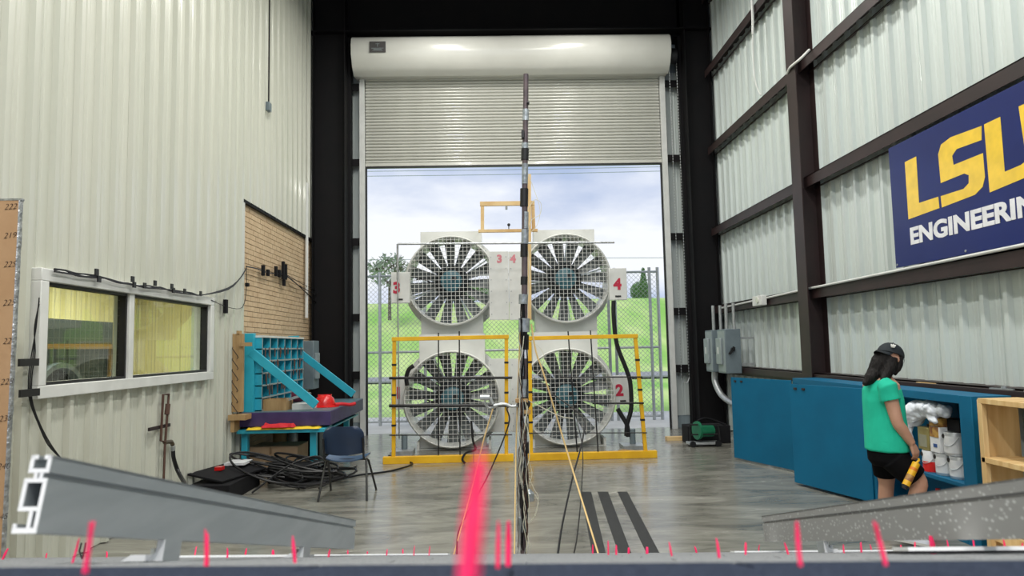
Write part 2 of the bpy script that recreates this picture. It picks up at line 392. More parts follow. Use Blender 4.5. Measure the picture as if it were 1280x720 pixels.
# brick infill: every brick a block of its own, joined because each is only a few pixels
b = B(); b.box((XL - .10, BRK[0], 0), (XL - .022, BRK[1], BRK[3]))
bw = b.obj('brick_backing', M['mortar'], wl, smooth=False)
b = B(); ch, bl = .0765, .203; row = 0; z = 0
while z < BRK[3] - .02:
    y = BRK[0] - (bl / 2 if row % 2 else 0)
    while y < BRK[1]:
        a0, a1 = max(y, BRK[0]) + .005, min(y + bl, BRK[1]) - .005
        if a1 - a0 > .03: b.box((XL - .05, a0, z + .005), (XL - .008 + random.uniform(-.002, .002), a1, min(z + ch, BRK[3]) - .005))
        y += bl
    z += ch; row += 1
b.obj('brick', M['brick'], wl, kind='stuff', smooth=False)
b = B(); b.box((XL - .02, BRK[0] - .05, BRK[3] - .01), (XL + .04, BRK[1], BRK[3] + .035)); b.obj('lintel_flashing', M['steel_dark'], wl)
b = B(); b.box((XL - .02, BRK[0] - .05, 0), (XL + .036, BRK[0] + .01, BRK[3])); b.obj('edge_flashing', M['liner'], wl)

# ---- window_1 (into the control room)
w1 = thing('window_1', None, None, (XL, (WIN[0] + WIN[1]) / 2, WIN[2]), kind='structure')
def frame(b, y0, y1, z0, z1, t, x0, x1):
    b.box((x0, y0, z1 - t), (x1, y1, z1)); b.box((x0, y0, z0), (x1, y1, z0 + t)); b.box((x0, y0, z0 + t), (x1, y0 + t, z1 - t)); b.box((x0, y1 - t, z0 + t), (x1, y1, z1 - t))
b = B(); frame(b, WIN[0] - .03, WIN[1] + .03, WIN[2] - .03, WIN[3] + .03, .10, XL - .14, XL + .075); b.obj('window_frame', M['white'], w1, bevel=.006)
ym = 7.02
b = B(); b.box((XL - .10, ym - .045, WIN[2] + .07), (XL + .055, ym + .045, WIN[3] - .07)); b.obj('mullion', M['white'], w1, bevel=.004)
for y0, y1 in ((WIN[0] + .07, ym - .045), (ym + .045, WIN[1] - .07)):
    b = B(); frame(b, y0, y1, WIN[2] + .07, WIN[3] - .07, .025, XL - .05, XL + .03); b.obj('sash', M['blk'], w1)
    b = B(); b.box((XL - .035, y0 + .02, WIN[2] + .09), (XL - .030, y1 - .02, WIN[3] - .09)); b.obj('pane', M['glass'], w1)
    b = B(); y_ = y0 + .1; 
    while y_ < y1 - .03: b.box((XL - .0335, y_ - .0004, WIN[2] + .09), (XL - .0315, y_ + .0004, WIN[3] - .09)); y_ += .075
    z_ = WIN[2] + .15
    while z_ < WIN[3] - .1: b.box((XL - .0335, y0 + .02, z_ - .0004), (XL - .0315, y1 - .02, z_ + .0004)); z_ += .075
    b.obj('pane_grid', M['galv'], w1, kind='stuff')  # thin grid of lines across each pane
# the room behind the window
b = B(); X2 = -6.6
b.box((X2 - .1, 4.2, 0), (X2, 13.2, 3.0)); b.box((X2, 4.1, 0), (XL - .2, 4.2, 3.0)); b.box((X2, 13.2, 0), (XL - .2, 13.3, 3.0)); b.box((X2, 4.1, 3.0), (XL - .2, 13.3, 3.1))
rm = b.obj('wall_control_room', M['yroom'], kind='structure', smooth=False)
for i in range(10): sheet(4.2 + i * .9, 5.1 + i * .9, .01, 2.99, X2 + .006, 1, M['yroom'], rm)
for i in range(3): sheet(X2 + .05 + i * .95, X2 + 1.0 + i * .95, .01, 2.99, 13.19, -1, M['yroom'], rm, along='x')
area('room_light', (-5.2, 9.3, 2.95), (0, 0, 0), .8, 5.0, 150, (1, .97, .82))
ct = thing('equipment_crate', 'dark green fan crate with timber frame seen through left window pane', 'crate', (-5.2, 8.6, 0))
b = B(); b.box((-5.9, 7.3, 0), (-5.2, 9.8, 2.14)); b.obj('body', M['dgreen'], ct)
b = B(); b.box((-5.19, 7.35, 1.78), (-5.12, 9.8, 1.84)); b.box((-5.19, 9.66, .1), (-5.12, 9.8, 1.78)); b.obj('batten', M['plank'], ct)
b = B(); b.lathe([(.52, 0), (.52, .1), (.46, .1), (.44, 0)], (-5.18, 8.5, 1.1), 'x', 32, True); b.obj('fan_ring', M['grey'], ct)
b = B(); b.cyl((-5.195, 8.5, 1.1), (-5.16, 8.5, 1.1), .45, 32); b.obj('fan_grille', M['blkm'], ct)

# ---- back wall beside the door, header
DX0, DX1, DZ = -2.60, 3.50, 5.40
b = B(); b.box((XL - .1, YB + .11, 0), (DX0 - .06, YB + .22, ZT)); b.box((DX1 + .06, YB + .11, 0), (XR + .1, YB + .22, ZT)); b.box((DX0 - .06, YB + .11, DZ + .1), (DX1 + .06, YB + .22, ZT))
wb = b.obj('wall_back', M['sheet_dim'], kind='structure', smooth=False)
sheet(XL, DX0 - .06, .25, 7.4, YB + .10, -1, M['sheet'], wb, along='x'); sheet(DX1 + .06, XR, .25, 7.4, YB + .10, -1, M['sheet'], wb, along='x')
GZ = (1.27, 2.42, 3.95, 5.58, 7.16)
for z in GZ:
    for x0, x1 in ((XL + .05, DX0 - .05), (DX1 + .05, XR - .05)):
        b = B(); b.box((x0, YB - .10, z - .01), (x1, YB + .06, z)); b.box((x0, YB - .11, z - .15), (x1, YB - .10, z)); b.obj('girt', M['steel_dark'], wb)
b = B(); b.box((XL, YB - .30, 8.02), (XR, YB + .1, ZT)); b.box((XL, YB - .60, 8.05), (XR, YB - .3, 8.07)); b.obj('header_beam', M['steel_dark'], wb)
# ---- portal frame at the door
def icolumn(name, parent, x0, x1, yc, fw, z0, z1, mt, t=.015, base=True):
    """I column whose web runs across (X), flanges at x0 and x1"""
    b = B(); b.box((x0, yc - fw / 2, z0), (x0 + t, yc + fw / 2, z1)); b.box((x1 - t, yc - fw / 2, z0), (x1, yc + fw / 2, z1)); b.box((x0 + t, yc - t / 2, z0), (x1 - t, yc + t / 2, z1))
    if base: b.box((x0 - .04, yc - fw / 2 - .03, 0), (x1 + .04, yc + fw / 2 + .03, .02))
    return b.obj(name, mt, parent)
icolumn('column', wb, XL + .06, DX0 - .30, 13.95, .34, .02, ZT, M['steel_dark'])
icolumn('column', wb, DX1 + .42, XR - .06, 13.95, .30, .02, ZT, M['steel_dark'])
b = B(); b.box((XL + .40, YB - .32, .02), (XL + .75, YB - .10, ZT)); b.obj('jamb_post', M['steel_dark'], wb)
b = B(); b.box((DX1 + .36, YB - .30, .02), (DX1 + .60, YB - .10, ZT)); b.obj('jamb_post', M['steel_dark'], wb)

# ---- right wall
b = B(); b.box((XR + .02, YF, 0), (XR + .15, YB + .2, ZT)); wr = b.obj('wall_right', M['sheet'], kind='structure', smooth=False)
y = YB + .05
while y > YF:
    sheet(max(y - PW, YF), y, .02, ZT, XR + .006, -1, M['sheet'], wr); y -= PW
for z in GZ + (8.7,):
    b = B(); d = .2
    b.box((XR - d, YF, z - .15), (XR - d + .012, YB - .6, z)); b.box((XR - d, YF, z - .012), (XR - .001, YB - .6, z)); b.box((XR - .06, YF, z - .15), (XR - .03, YB - .6, z - .138))
    b.obj('girt', M['steel'], wr)
b = B(); b.box((XR - .27, YF, 1.17), (XR - .03, YB - .6, 1.255)); b.obj('sill_channel', M['steel'], wr)
for yc in (9.58, 3.4): icolumn('column', wr, 4.2, XR - .03, yc, .30, .02, ZT, M['steel'])
b = B(); b.box((3.7, 9.42, 8.55), (XR, 9.74, 9.0)); b.box((XL, 9.5, 8.8), (XR, 9.62, ZT)); b.obj('rafter', M['steel_dark'], wr)

# ---- rolling door (door_1)
d1 = thing('door_1', None, None, ((DX0 + DX1) / 2, YB, 0), kind='structure')
YD = YB - .02
for s, x in ((-1, DX0), (1, DX1)):
    b = B(); b.box((x + s * .005, YD - .10, 0), (x + s * .11, YD + .08, 7.25)); b.obj('guide_rail', M['white'], d1, bevel=.004)
    b = B(); b.box((x - s * .03, YD - .02, 0), (x + s * .005, YD + .02, DZ)); b.obj('guide_slot', M['blk'], d1)
n, zt = 29, 7.42; hs = (zt - (DZ + .10)) / n
b = B(); prof = [(0, 0), (-.006, .004), (-.034, hs * .22), (-.042, hs * .5), (-.034, hs * .78), (-.006, hs - .008), (0, hs - .004), (.006, hs - .004), (.006, 0)]
b.prism([(p, q) for p, q in prof], lambda p, q, t: (t, p, q), DX0 + .01, DX1 - .01)
sm = b.mesh('door_slat', M['slat'], ang=50)
for i in range(n): link_mesh('door_slat', sm, d1, Vector((0, YD, DZ + .10 + i * hs)) - W['door_1'])
b = B(); b.box((DX0, YD - .04, DZ + .035), (DX1, YD + .04, DZ + .10)); b.obj('bottom_bar', M['slat'], d1, bevel=.004)
b = B(); b.box((DX0, YD - .03, DZ), (DX1, YD + .03, DZ + .035)); b.obj('rubber_seal', M['blk'], d1)
# hood: two lengths of rounded box
zh0, zh1 = 7.22, 7.98; yh = 13.75
prof = [(YB, zh1), (yh + .20, zh1), (yh + .10, zh1 - .03), (yh + .02, zh1 - .10), (yh - .02, zh1 - .24), (yh, zh1 - .42), (yh + .12, zh0 + .12), (yh + .30, zh0), (yh + .34, zh0), (yh + .36, zh0 + .03), (YB, zh0 + .03)]
hx0, hx1 = -2.76, 3.62
for x0, x1, e_ in ((hx0, .42, 0), (.42, hx1, .006)):
    b = B(); b.prism(prof, lambda p, q, t: (t, p - e_, q), x0, x1); b.obj('hood', M['hood'], d1, ang=50)
b = B(); b.prism(prof, lambda p, q, t: (t, p, q), hx0 - .012, hx0); b.prism(prof, lambda p, q, t: (t, p, q), hx1, hx1 + .012); b.obj('hood_end_cap', M['hood'], d1)
b = B(); b.box((-2.40, yh - .035, 7.58), (-2.08, yh - .018, 7.80)); lb = b.obj('maker_plate', mat('plate_grey', (.09, .085, .085), .4), d1)
b = B()
for zz, x0, x1 in ((7.655, -2.36, -2.12), (7.635, -2.32, -2.16), (7.61, -2.34, -2.14)): b.box((x0, yh - .040, zz), (x1, yh - .034, zz + .008))
b.box((-2.245, yh - .040, 7.69), (-2.235, yh - .034, 7.76)); b.box((-2.28, yh - .040, 7.745), (-2.20, yh - .034, 7.752))
b.obj('plate_print', M['greyl'], d1)
# chain hoist at the right jamb
ch_ = thing('hoist_chain', 'galvanised hand chain loop hanging beside right door jamb', 'chain', (3.72, YB - .32, .9))
b = B(); b.cyl((3.66, YB - .40, 7.55), (3.78, YB - .40, 7.55), .16, 20); b.obj('chain_wheel', M['blk'], ch_)
b = B()
for s in (-.075, .075):
    z = 1.0
    while z < 7.5:
        b.add([(3.72 + s + dx, YB - .40 + dy, z + dz) for dx, dy, dz in ((0, 0, 0), (.012, 0, .03), (0, .012, .03), (-.012, 0, .03), (0, -.012, .03), (0, 0, .06))], [(0, 1, 2), (0, 2, 3), (0, 3, 4), (0, 4, 1), (5, 2, 1), (5, 3, 2), (5, 4, 3), (5, 1, 4)]); z += .06
b.tube([(3.645, YB - .4, 1.02), (3.68, YB - .4, .93), (3.76, YB - .4, .93), (3.795, YB - .4, 1.02)], .01, 5)
b.obj('chain', M['galv'], ch_, kind='stuff')
# ---- conduits, hanging controls on the left wall
def cable(name, pts, r, mtl, label, cat='cable', group=None, seg=5, sm=6):
    b = B(); b.tube(pts, r, seg, smooth=sm); return top(b.obj(name, mtl), label, cat, group)
pc = thing('pendant_switch', 'small grey switch box on a thin cord high on left wall', 'switch', tuple(PX(334, 130, XL + .05)))
b = B(); p = PX(335, 133, XL + .05); b.box((XL + .03, p.y - .06, p.z - .08), (XL + .09, p.y + .06, p.z + .06)); b.obj('box', M['grey'], pc, bevel=.005)
b = B(); b.cyl((XL + .06, p.y, p.z), (XL + .06, p.y, 9.15), .012, 6); b.obj('cord', M['blkm'], pc)
ls = thing('wall_sensor', 'small grey bracket sensor at far end of left wall', 'sensor', tuple(PX(392, 180, XL + .05)))
b = B(); p = PX(394, 180, XL + .05); b.box((XL + .03, p.y - .07, p.z - .08), (XL + .13, p.y + .07, p.z + .09)); b.obj('housing', M['grey'], ls); 
b = B(); b.box((XL + .03, p.y - .03, p.z - .40), (XL + .08, p.y + .03, p.z - .08)); b.obj('bracket', M['galv'], ls)
b = B(); p = PX(393, 230, XL + .06)
b.cyl((XL + .05, 13.45, 2.32), (XL + .05, 13.45, 4.9), .03, 10)
top(b.obj('conduit', M['white']), 'white vertical conduit pipe running down the tan brick', 'pipe')
# =================================================================== FANS
FY = 12.0
def fan(cx, cz, label, FY, full_h):
    t = thing('wind_fan', label, 'fan', (cx, FY, cz - .9), 'four big wind fans stacked two by two in the doorway')
    r = .785
    b = B(); b.lathe([(r + .008, -.03), (r + .028, 0), (r + .026, .02), (r + .005, .10), (r + .005, .70), (r + .145, .72), (r + .145, .75), (r - .02, .75), (r - .02, .05), (r - .005, -.02)], (cx, FY, cz), 'y', 56, True)
    b.obj('shroud', M['fanw'], t, ang=30)
    b = B()
    for k in range(20):
        a = 2*pi*(k+.5)/20; b.cyl((cx + (r+.09)*cos(a), FY + .705, cz + (r+.09)*sin(a)), (cx + (r+.09)*cos(a), FY + .72, cz + (r+.09)*sin(a)), .018, 6)
    b.obj('bolt', M['galv'], t, kind='stuff')
    # square housing pieces above and below the ring
    hw = .56; zb0, zt0 = full_h; rr = r + .02; a0 = math.acos(hw / rr)
    arc = [(rr * cos(a0 + (pi - 2*a0) * i / 14), rr * sin(a0 + (pi - 2*a0) * i / 14)) for i in range(15)]
    for s, zz in ((1, zt0), (-1, zb0)):
        b = B(); poly = [(cx + x, cz + s * z) for x, z in arc] + [(cx - hw, zz), (cx + hw, zz)]
        for i in range(14):
            q = [poly[i], poly[i+1], (poly[i+1][0], zz), (poly[i][0], zz)]
            b.prism(q, lambda p, q_, tt: (p, tt, q_), FY + .22, FY + .66)
        b.obj('housing', M['fanw'], t, ang=30)
    # stator vanes and blades
    nb = 15
    rings = []
    def blade(r0, r1, w0, w1, tw0, tw1, y, a):
        bb = B(); rs = []
        for i in range(5):
            u = i / 4; rad = r0 + (r1 - r0) * u; wv = (w0 + (w1 - w0) * u) / 2; tw = tw0 + (tw1 - tw0) * u
            er = Vector((cos(a), 0, sin(a))); et = Vector((-sin(a), 0, cos(a))); ey = Vector((0, 1, 0))
            c = Vector((cx, y, cz)) + er * rad; ch = et * cos(tw) + ey * sin(tw); nn = -et * sin(tw) + ey * cos(tw)
            rs.append([c - ch * wv, c - ch * wv * .3 + nn * .018, c + ch * wv, c - ch * wv * .3 - nn * .006])
        bb.loft(rs); return bb
    ph = random.uniform(0, .4)
    for k in range(nb):
        a = ph + 2*pi*k/nb
        blade(.26, .76, .14, .22, R(38), R(18), FY + .38, a).obj('blade', M['blade'], t)
    for k in range(11):
        a = ph + .25 + 2*pi*k/11
        blade(.28, .76, .10, .16, R(70), R(80), FY + .62, a).obj('vane', M['vane'], t)
    b = B(); b.lathe([(.01, .20), (.22, .20), (.29, .25), (.31, .30), (.31, .52), (.27, .56), (.01, .56)], (cx, FY, cz), 'y', 32); b.obj('hub', M['hub'], t)
    b = B(); b.lathe([(.01, .03), (.12, .035), (.185, .07), (.195, .10), (.195, .2), (.01, .2)], (cx, FY, cz), 'y', 28)
    mt_ = b.obj('motor', M['motor'], t)
    b = B(); b.box((cx + .02, FY - .01, cz + .02), (cx + .10, FY + .05, cz + .07)); 
    for k in range(8): a = 2*pi*k/8; b.cyl((cx + .24*cos(a), FY + .17, cz + .24*sin(a)), (cx + .24*cos(a), FY + .22, cz + .24*sin(a)), .022, 6)
    b.obj('hub_bolt', M['blk'], mt_, kind='stuff')
    # wire guard
    b = B(); g = .0725; n = int(r / g); wv = .0033
    for i in range(-n, n + 1):
        o_ = i * g + .01; 
        if abs(o_) >= r: continue
        hh = math.sqrt(r*r - o_*o_)
        b.box((cx + o_ - wv, FY - .045, cz - hh), (cx + o_ + wv, FY - .040, cz + hh)); b.box((cx - hh, FY - .040, cz + o_ - wv), (cx + hh, FY - .035, cz + o_ + wv))
    b.obj('wire_guard', M['white'], t, kind='stuff')
    b = B(); b.tube([(cx - .62, FY + .0, cz + .02), (cx - .5, FY + .0, cz + .03), (cx - .3, FY + .05, cz - .06), (cx - .12, FY + .08, cz - .16)], .014, 6, smooth=4); b.obj('motor_cable', M['blk'], t)
    return t
F1, F2 = 12.0, 12.7
c1, c2, c3, c4 = PY(563.5, 350.5, F2), PY(708, 347.5, F2), PY(565, 499, F1), PY(709.5, 495.5, F1)
LX, RX = c3.x, c4.x
fan(c1.x, c1.z, 'upper left wind fan behind white wire guard, numbered 3', F2, (1.95, 3.83))
fan(c2.x, c2.z, 'upper right wind fan, beside the box numbered 4', F2, (1.95, 3.83))
fan(c3.x, c3.z, 'lower left wind fan behind the yellow frame, numbered 1', F1, (.02, 1.94))
fan(c4.x, c4.z, 'lower right wind fan, beside the plate numbered 2', F1, (.02, 1.94))
# pedestals
for cx, nm in ((LX, 'left'), (RX, 'right')):
    b = B(); b.box((cx - .56, FY + .16, 0), (cx + .60, FY + .72, .015)); b.box((cx - .60, FY + .10, .0), (cx - .56, FY + .75, .14)); b.box((cx + .60, FY + .10, .0), (cx + .64, FY + .75, .14))
    top(b.obj('fan_plinth', M['fanw']), 'white sheet plinth on the floor under the %s fan stack' % nm, 'plinth', 'plinths under the fans')
# number boxes
def numbox(x0, x1, z0, z1, y, num, label, col, nx=None, nz=None, sz=.26, tail=None):
    t = thing('terminal_box', label, 'box', ((x0 + x1) / 2, y, z0), 'numbered plates on the fans')
    b = B(); b.box((x0, y, z0), (x1, y + .12, z1)); b.obj('case', M['white'], t, bevel=.006)
    b = B(); b.box((x0 + .10, y - .012, z0 + .05), (x0 + .20, y, z0 + .075)); b.obj('latch', M['blk'], t)
    place_text('number', num, sz, col, t, (nx or (x0 + .12), y - .004, nz or (z0 + z1) / 2 - .09), (1, 0, 0), (0, 0, 1), extr=.003, offset=.012)
    return t
q = lambda px, py, Y=FY + .25: PY(px, py, Y)
a_, b_ = q(489, 379), q(512, 340); numbox(a_.x, b_.x, a_.z, b_.z, FY + .25, '3', 'white box with dark red 3 left of upper fan', M['rednum'], nx=a_.x + .03)
a_, b_ = q(762, 375), q(783, 335); numbox(a_.x, b_.x, a_.z, b_.z, FY + .25, '4', 'white box with dark red 4 right of upper fan', M['rednum'], nx=a_.x + .08)
a_, b_ = q(489, 512), q(509, 470); numbox(a_.x, b_.x, a_.z, b_.z, FY + .25, '1', 'white box with dark red 1 left of lower fan', M['rednum'], nx=a_.x + .06)
a_, b_ = q(768, 506), q(790, 469); numbox(a_.x, b_.x, a_.z, b_.z, FY + .25, '2', 'white box with dark red 2 right of lower fan', M['rednum'], nx=a_.x + .03)
def plate(px0, px1, py0, py1, num, label, npx):
    a, c = q(px0, py1, FY + .45), q(px1, py0, FY + .45); t = thing('centre_plate', label, 'plate', ((a.x + c.x) / 2, FY + .45, a.z), 'numbered plates on the fans')
    b = B(); b.box((a.x, FY + .45, a.z), (c.x, FY + .49, c.z)); b.obj('sheet', M['white'], t, bevel=.004)
    b = B()
    for k in range(6): zz = a.z + (c.z - a.z) * (k + .5) / 6; b.cyl((c.x - .04, FY + .44, zz), (c.x - .04, FY + .45, zz), .01, 6); b.cyl((a.x + .04, FY + .44, zz), (a.x + .04, FY + .45, zz), .01, 6)
    b.obj('screw', M['galv'], t, kind='stuff')
    if num: n_ = q(npx, py0 + 14, FY + .44); place_text('number', num, .19, M['pinknum'], t, (n_.x, FY + .447, n_.z), (1, 0, 0), (0, 0, 1), extr=.002, offset=.009)
plate(612, 635, 314, 400, '3', 'white centre plate left of the gap, faded red numeral three', 621)
plate(637, 660, 314, 400, '4', 'white centre plate right of the gap, faded red numeral four', 638)
plate(612, 637, 448, 540, None, 'plain white centre plate between lower fans, left of the gap', 0)
plate(639, 660, 448, 540, None, 'plain white centre plate between lower fans, right of the gap', 0)
# rod across the top, timber frame and post above the fans
b = B(); A = lambda px, py: PY(px, py, 11.85)
b.cyl(A(497, 305), A(768, 303), .018, 8); b.cyl(A(497, 305), A(497, 350), .018, 8); b.cyl(A(497, 350), A(499, 548), .012, 8)
top(b.obj('cross_rod', M['galv']), 'thin grey rod across the top of both upper fans', 'rod')
tf = thing('timber_stand', 'small rectangular pine stand on top of the fans', 'stand', tuple(PY(634, 291, 12.3)))
T = lambda px, py: PY(px, py, 12.3)
for p, q_ in (((600, 255), (668, 254)), ((598, 289), (672, 288)), ((603, 258), (603, 288)), ((666, 252), (667, 288))):
    b = B(); b.bar(T(*p), T(*q_), .06, .075 if p == (600, 255) else .05, (0, 0, 1)); b.obj('batten', M['wood'], tf)
b = B(); p = T(636, 281); b.ball(p, .028, 8, 6); b.cyl(T(636, 288), p, .008, 5); b.obj('sensor_knob', M['blk'], tf)
b = B(); b.cyl(T(633, 258), T(633, 262), .02, 8); b.obj('hook', M['galv'], tf)
b = B(); b.bar(PY(661.5, 218, 12.2), PY(662, 400, 12.2), .06, .06); top(b.obj('timber_post', M['woodh']), 'upright pine post behind the mast rising above the fans', 'post')
# conduits on the right of the fans
b = B(); Q = lambda px, py, Y=11.9: PY(px, py, Y)
b.tube([Q(767, 376), Q(767, 395), Q(771, 430), Q(783, 462), Q(788, 480), Q(789, 510), Q(784, 530), Q(783, 545)], .038, 10, smooth=5)
t_ = top(b.obj('flexible_conduit', M['blk']), 'long black flexible conduit curving down right of the fans', 'conduit')
b = B(); b.tube([Q(772, 511), Q(778, 521), Q(784, 532), Q(785, 546)], .038, 10, smooth=5); top(b.obj('flexible_conduit', M['blk']), 'short black conduit branch below the plate numbered 2', 'conduit')
b = B(); b.tube([Q(517, 457), Q(511, 462), Q(508, 472), Q(509, 482)], .035, 8, smooth=5); top(b.obj('flexible_conduit', M['blk']), 'black conduit bend above left lower fan box', 'conduit')
for px, py, l in ((784, 548, 'right'), (516, 548, 'left')):
    p = PZ(px, py + 6, 0); t = thing('conduit_stub', 'grey steel stub and foot plate on the floor %s of the fans' % l, 'pipe', (p.x, 11.9, 0))
    b = B(); b.cyl((p.x, 11.9, .05), (p.x, 11.9, .30), .05, 12); b.obj('pipe', M['grey'], t)
    b = B(); b.box((p.x - .20, 11.62, .0), (p.x + .16, 12.05, .06)); b.obj('foot_plate', M['galv'], t)
# =================================================================== YELLOW FRAMES
def yframe(name_l, base, posts, bar, straps_v, straps_h, Y=10.8):
    P = lambda px, py: PY(px, py, Y)
    x0, x1 = P(base[0], 574).x, P(base[1], 574).x
    t = thing('yellow_barrier', name_l, 'barrier', ((x0 + x1) / 2, Y, 0), 'yellow frames in front of the fans')
    b = B(); b.box((x0, Y - .05, 0), (x1, Y + .05, .105)); b.obj('base_beam', M['yellow'], t, bevel=.005)
    for (xb, xt, zt_) in posts:
        p0 = P(xb, 570); p1 = P(xt, zt_); b = B(); b.bar((p0.x, Y, .10), (p1.x, Y, p1.z), .055, .055); b.obj('post', M['yellow'], t, bevel=.004)
    a, c = P(*bar[0]), P(*bar[1]); b = B(); b.bar((a.x, Y - .01, a.z), (c.x, Y - .01, c.z), .06, .06); b.obj('top_beam', M['yellow'], t, bevel=.004)
    for x_, y0, y1, x2 in straps_v:
        b = B(); b.tube([P(x_, y0), P(x2, y1)], .011, 5); b.obj('cord', M['blk'], t)
    for x_, x2, y_, rr in straps_h:
        b = B(); p = P(x_, y_); q_ = P(x2, y_ - .5); p.y -= .045; q_.y -= .045; b.tube([p, q_], rr, 6); b.obj('cord', M['blk'], t)
    for (xb, xt, zt_) in posts:
        for k in range(1, 4):
            z = .1 + (1.8) * k / 4; xx = P(xb, 570).x + (P(xt, zt_).x - P(xb, 570).x) * (z / 1.9); b = B(); b.box((xx - .032, Y - .032, z), (xx + .032, Y + .032, z + .03)); b.obj('tape_wrap', M['blk'], t)
    return t
yframe('yellow timber frame with black cords before the left fans', (479, 642), [(492, 493, 425), (633, 633, 420)], ((490, 424), (636, 421)),
       [(548, 416, 572, 548), (574, 414, 572, 575)], [(487, 640, 472.5, .02), (487, 640, 507, .024), (487, 640, 543.5, .010)])
yframe('yellow timber frame with leaning right post before the right fans', (660, 821), [(664, 662, 423), (807, 794, 421)], ((655, 423), (797, 420)),
       [(710, 414, 572, 722), (738, 413, 572, 748)], [(700, 802, 471.5, .009), (740, 804, 504, .014), (660, 808, 541, .008)])
b = B(); b.bar((-1.62, 10.85, .03), (-1.05, 11.15, .03), .16, .035); top(b.obj('wood_block', M['wood']), 'pine offcut lying behind left end of yellow base', 'wood')
b = B(); b.bar((1.95, 11.35, .03), (2.25, 10.98, .03), .14, .04); top(b.obj('wood_block', M['plank']), 'brown timber offcut lying behind right yellow post', 'wood')
# =================================================================== MAST
MY = 5.72
mt_ = thing('sensor_mast', 'tall slender dark mast wrapped in tape in front of the doorway', 'mast', (PY(654, 690, MY).x, MY, 0))
P = lambda px, py, dy=0: PY(px, py, MY + dy)
p0 = P(654, 690); p0.z = 0
b = B(); b.tube([p0, P(655.5, 400), P(656, 230), P(657.5, 93)], [.026, .025, .024, .022], 12); b.obj('pole', M['mast'], mt_)
def wrap(x, y0, y1, r, m_): b = B(); b.cyl(P(x, y1), P(x + .3, y0), r, 12); b.obj('tape_wrap', M[m_], mt_)
for a in ((657, 137, 151, .027, 'duct'), (656, 179, 186, .028, 'duct'), (656, 186, 200, .032, 'blk'), (655, 236, 258, .034, 'blk'), (656, 287, 305, .030, 'duct'),
          (655, 305, 321, .031, 'blk'), (655, 346, 356, .029, 'blk'), (654, 368, 380, .038, 'duct'), (655, 398, 415, .046, 'duct'), (656, 418, 437, .032, 'blk'),
          (654, 474, 496, .042, 'duct'), (655, 437, 448, .030, 'whitecloth'), (654, 456, 470, .027, 'duct'), (654, 520, 548, .030, 'duct'), (655, 570, 584, .028, 'duct'), (654, 520, 528, .036, 'whitecloth'), (656, 205, 230, .026, 'duct'), (656.5, 265, 286, .026, 'duct'), (654, 550, 566, .030, 'duct'), (653, 647, 664, .040, 'duct')): wrap(*a)
for x, y0, y1, w_, m_ in ((660, 129, 131, .02, 'blk'), (653.5, 164, 174, .022, 'blk'), (652, 498, 503, .10, 'plank'), (656, 512, 517, .09, 'plank'), (655, 604, 634, .07, 'blk'), (658, 552, 566, .05, 'blk')):
    a, c = P(x, y1), P(x, y0); b = B(); b.box((a.x - w_ / 2, MY - .045, a.z), (a.x + w_ / 2, MY + .01, c.z)); b.obj('bracket', M[m_], mt_, bevel=.003)
b = B(); b.lathe([(.04, 0), (.052, .02), (.052, .05), (.03, .065)], P(655, 510), 'z', 14); b.obj('instrument_band', M['blk'], mt_)
b = B(); b.lathe([(.042, 0), (.044, .06), (.015, .09)], P(661, 626), 'z', 10); b.obj('grey_cup', M['duct'], mt_)
b = B(); rnd = random.Random(3)
for k in range(5):                                   # cables tied along the mast
    pts = []; x_ = rnd.uniform(-5, 5)
    for y_ in range(380, 700, 14): x_ = max(-7, min(7, x_ + rnd.uniform(-2, 2))); pts.append(P(654.5 + x_ * .7, y_, -.035 + rnd.uniform(-.012, .012)))
    b.k = 0; b.tube(pts, .0048, 5, smooth=3)
b.obj('cable', M['blkm'], mt_)
for mm, sd in (('clearl', 5), ('galv', 9), ('brass', 12)):
    b = B(); rnd = random.Random(sd)
    for k in range(3):
        pts = []; x_ = rnd.uniform(-5, 5); y_ = rnd.choice((400, 420, 500, 560))
        while y_ < 696: x_ = max(-8, min(8, x_ + rnd.uniform(-3, 3))); pts.append(P(655 + x_, y_, -.05 + rnd.uniform(-.01, .01))); y_ += 12
        b.tube(pts, .0035, 5, smooth=3)
    b.obj('cable', M[mm], mt_)
b = B(); b.tube([P(659, 215), P(668, 238), P(675, 262), P(672, 280), P(664, 290)], .0028, 4, smooth=5); b.tube([P(660, 262), P(668, 250), P(676, 254), P(675, 268), P(664, 276), P(659, 300), P(662, 340), P(659, 380)], .0028, 4, smooth=5)
b.tube([P(660, 595), P(668, 612), P(673, 622), P(668, 645), P(660, 655)], .0028, 4, smooth=5); b.tube([P(645, 632), P(656, 618), P(666, 616), P(673, 628), P(669, 645)], .0028, 4, smooth=5); b.tube([P(662, 578), P(665, 592), P(662, 604)], .0028, 4, smooth=5)
b.tube([P(659, 425), P(672, 432), P(680, 445), P(676, 462), P(664, 474)], .003, 4, smooth=5); b.tube([P(659, 500), P(675, 508), P(700, 520), P(716, 523)], .004, 4, smooth=5)
b.obj('loose_line', M['clearl'], mt_, kind='stuff')
b = B(); b.tube([P(617, 507), P(630, 505), P(640, 508), P(651, 506)], .012, 8, smooth=4); b.tube([P(610, 494), P(606, 503), P(612, 510), P(622, 507)], .010, 6, smooth=4); b.obj('side_arm', M['galv'], mt_)
b = B(); b.cyl(P(600, 497), P(612, 497), .022, 10); b.cyl(P(612, 497), P(616, 505), .014, 8); b.obj('probe', M['galv'], mt_)
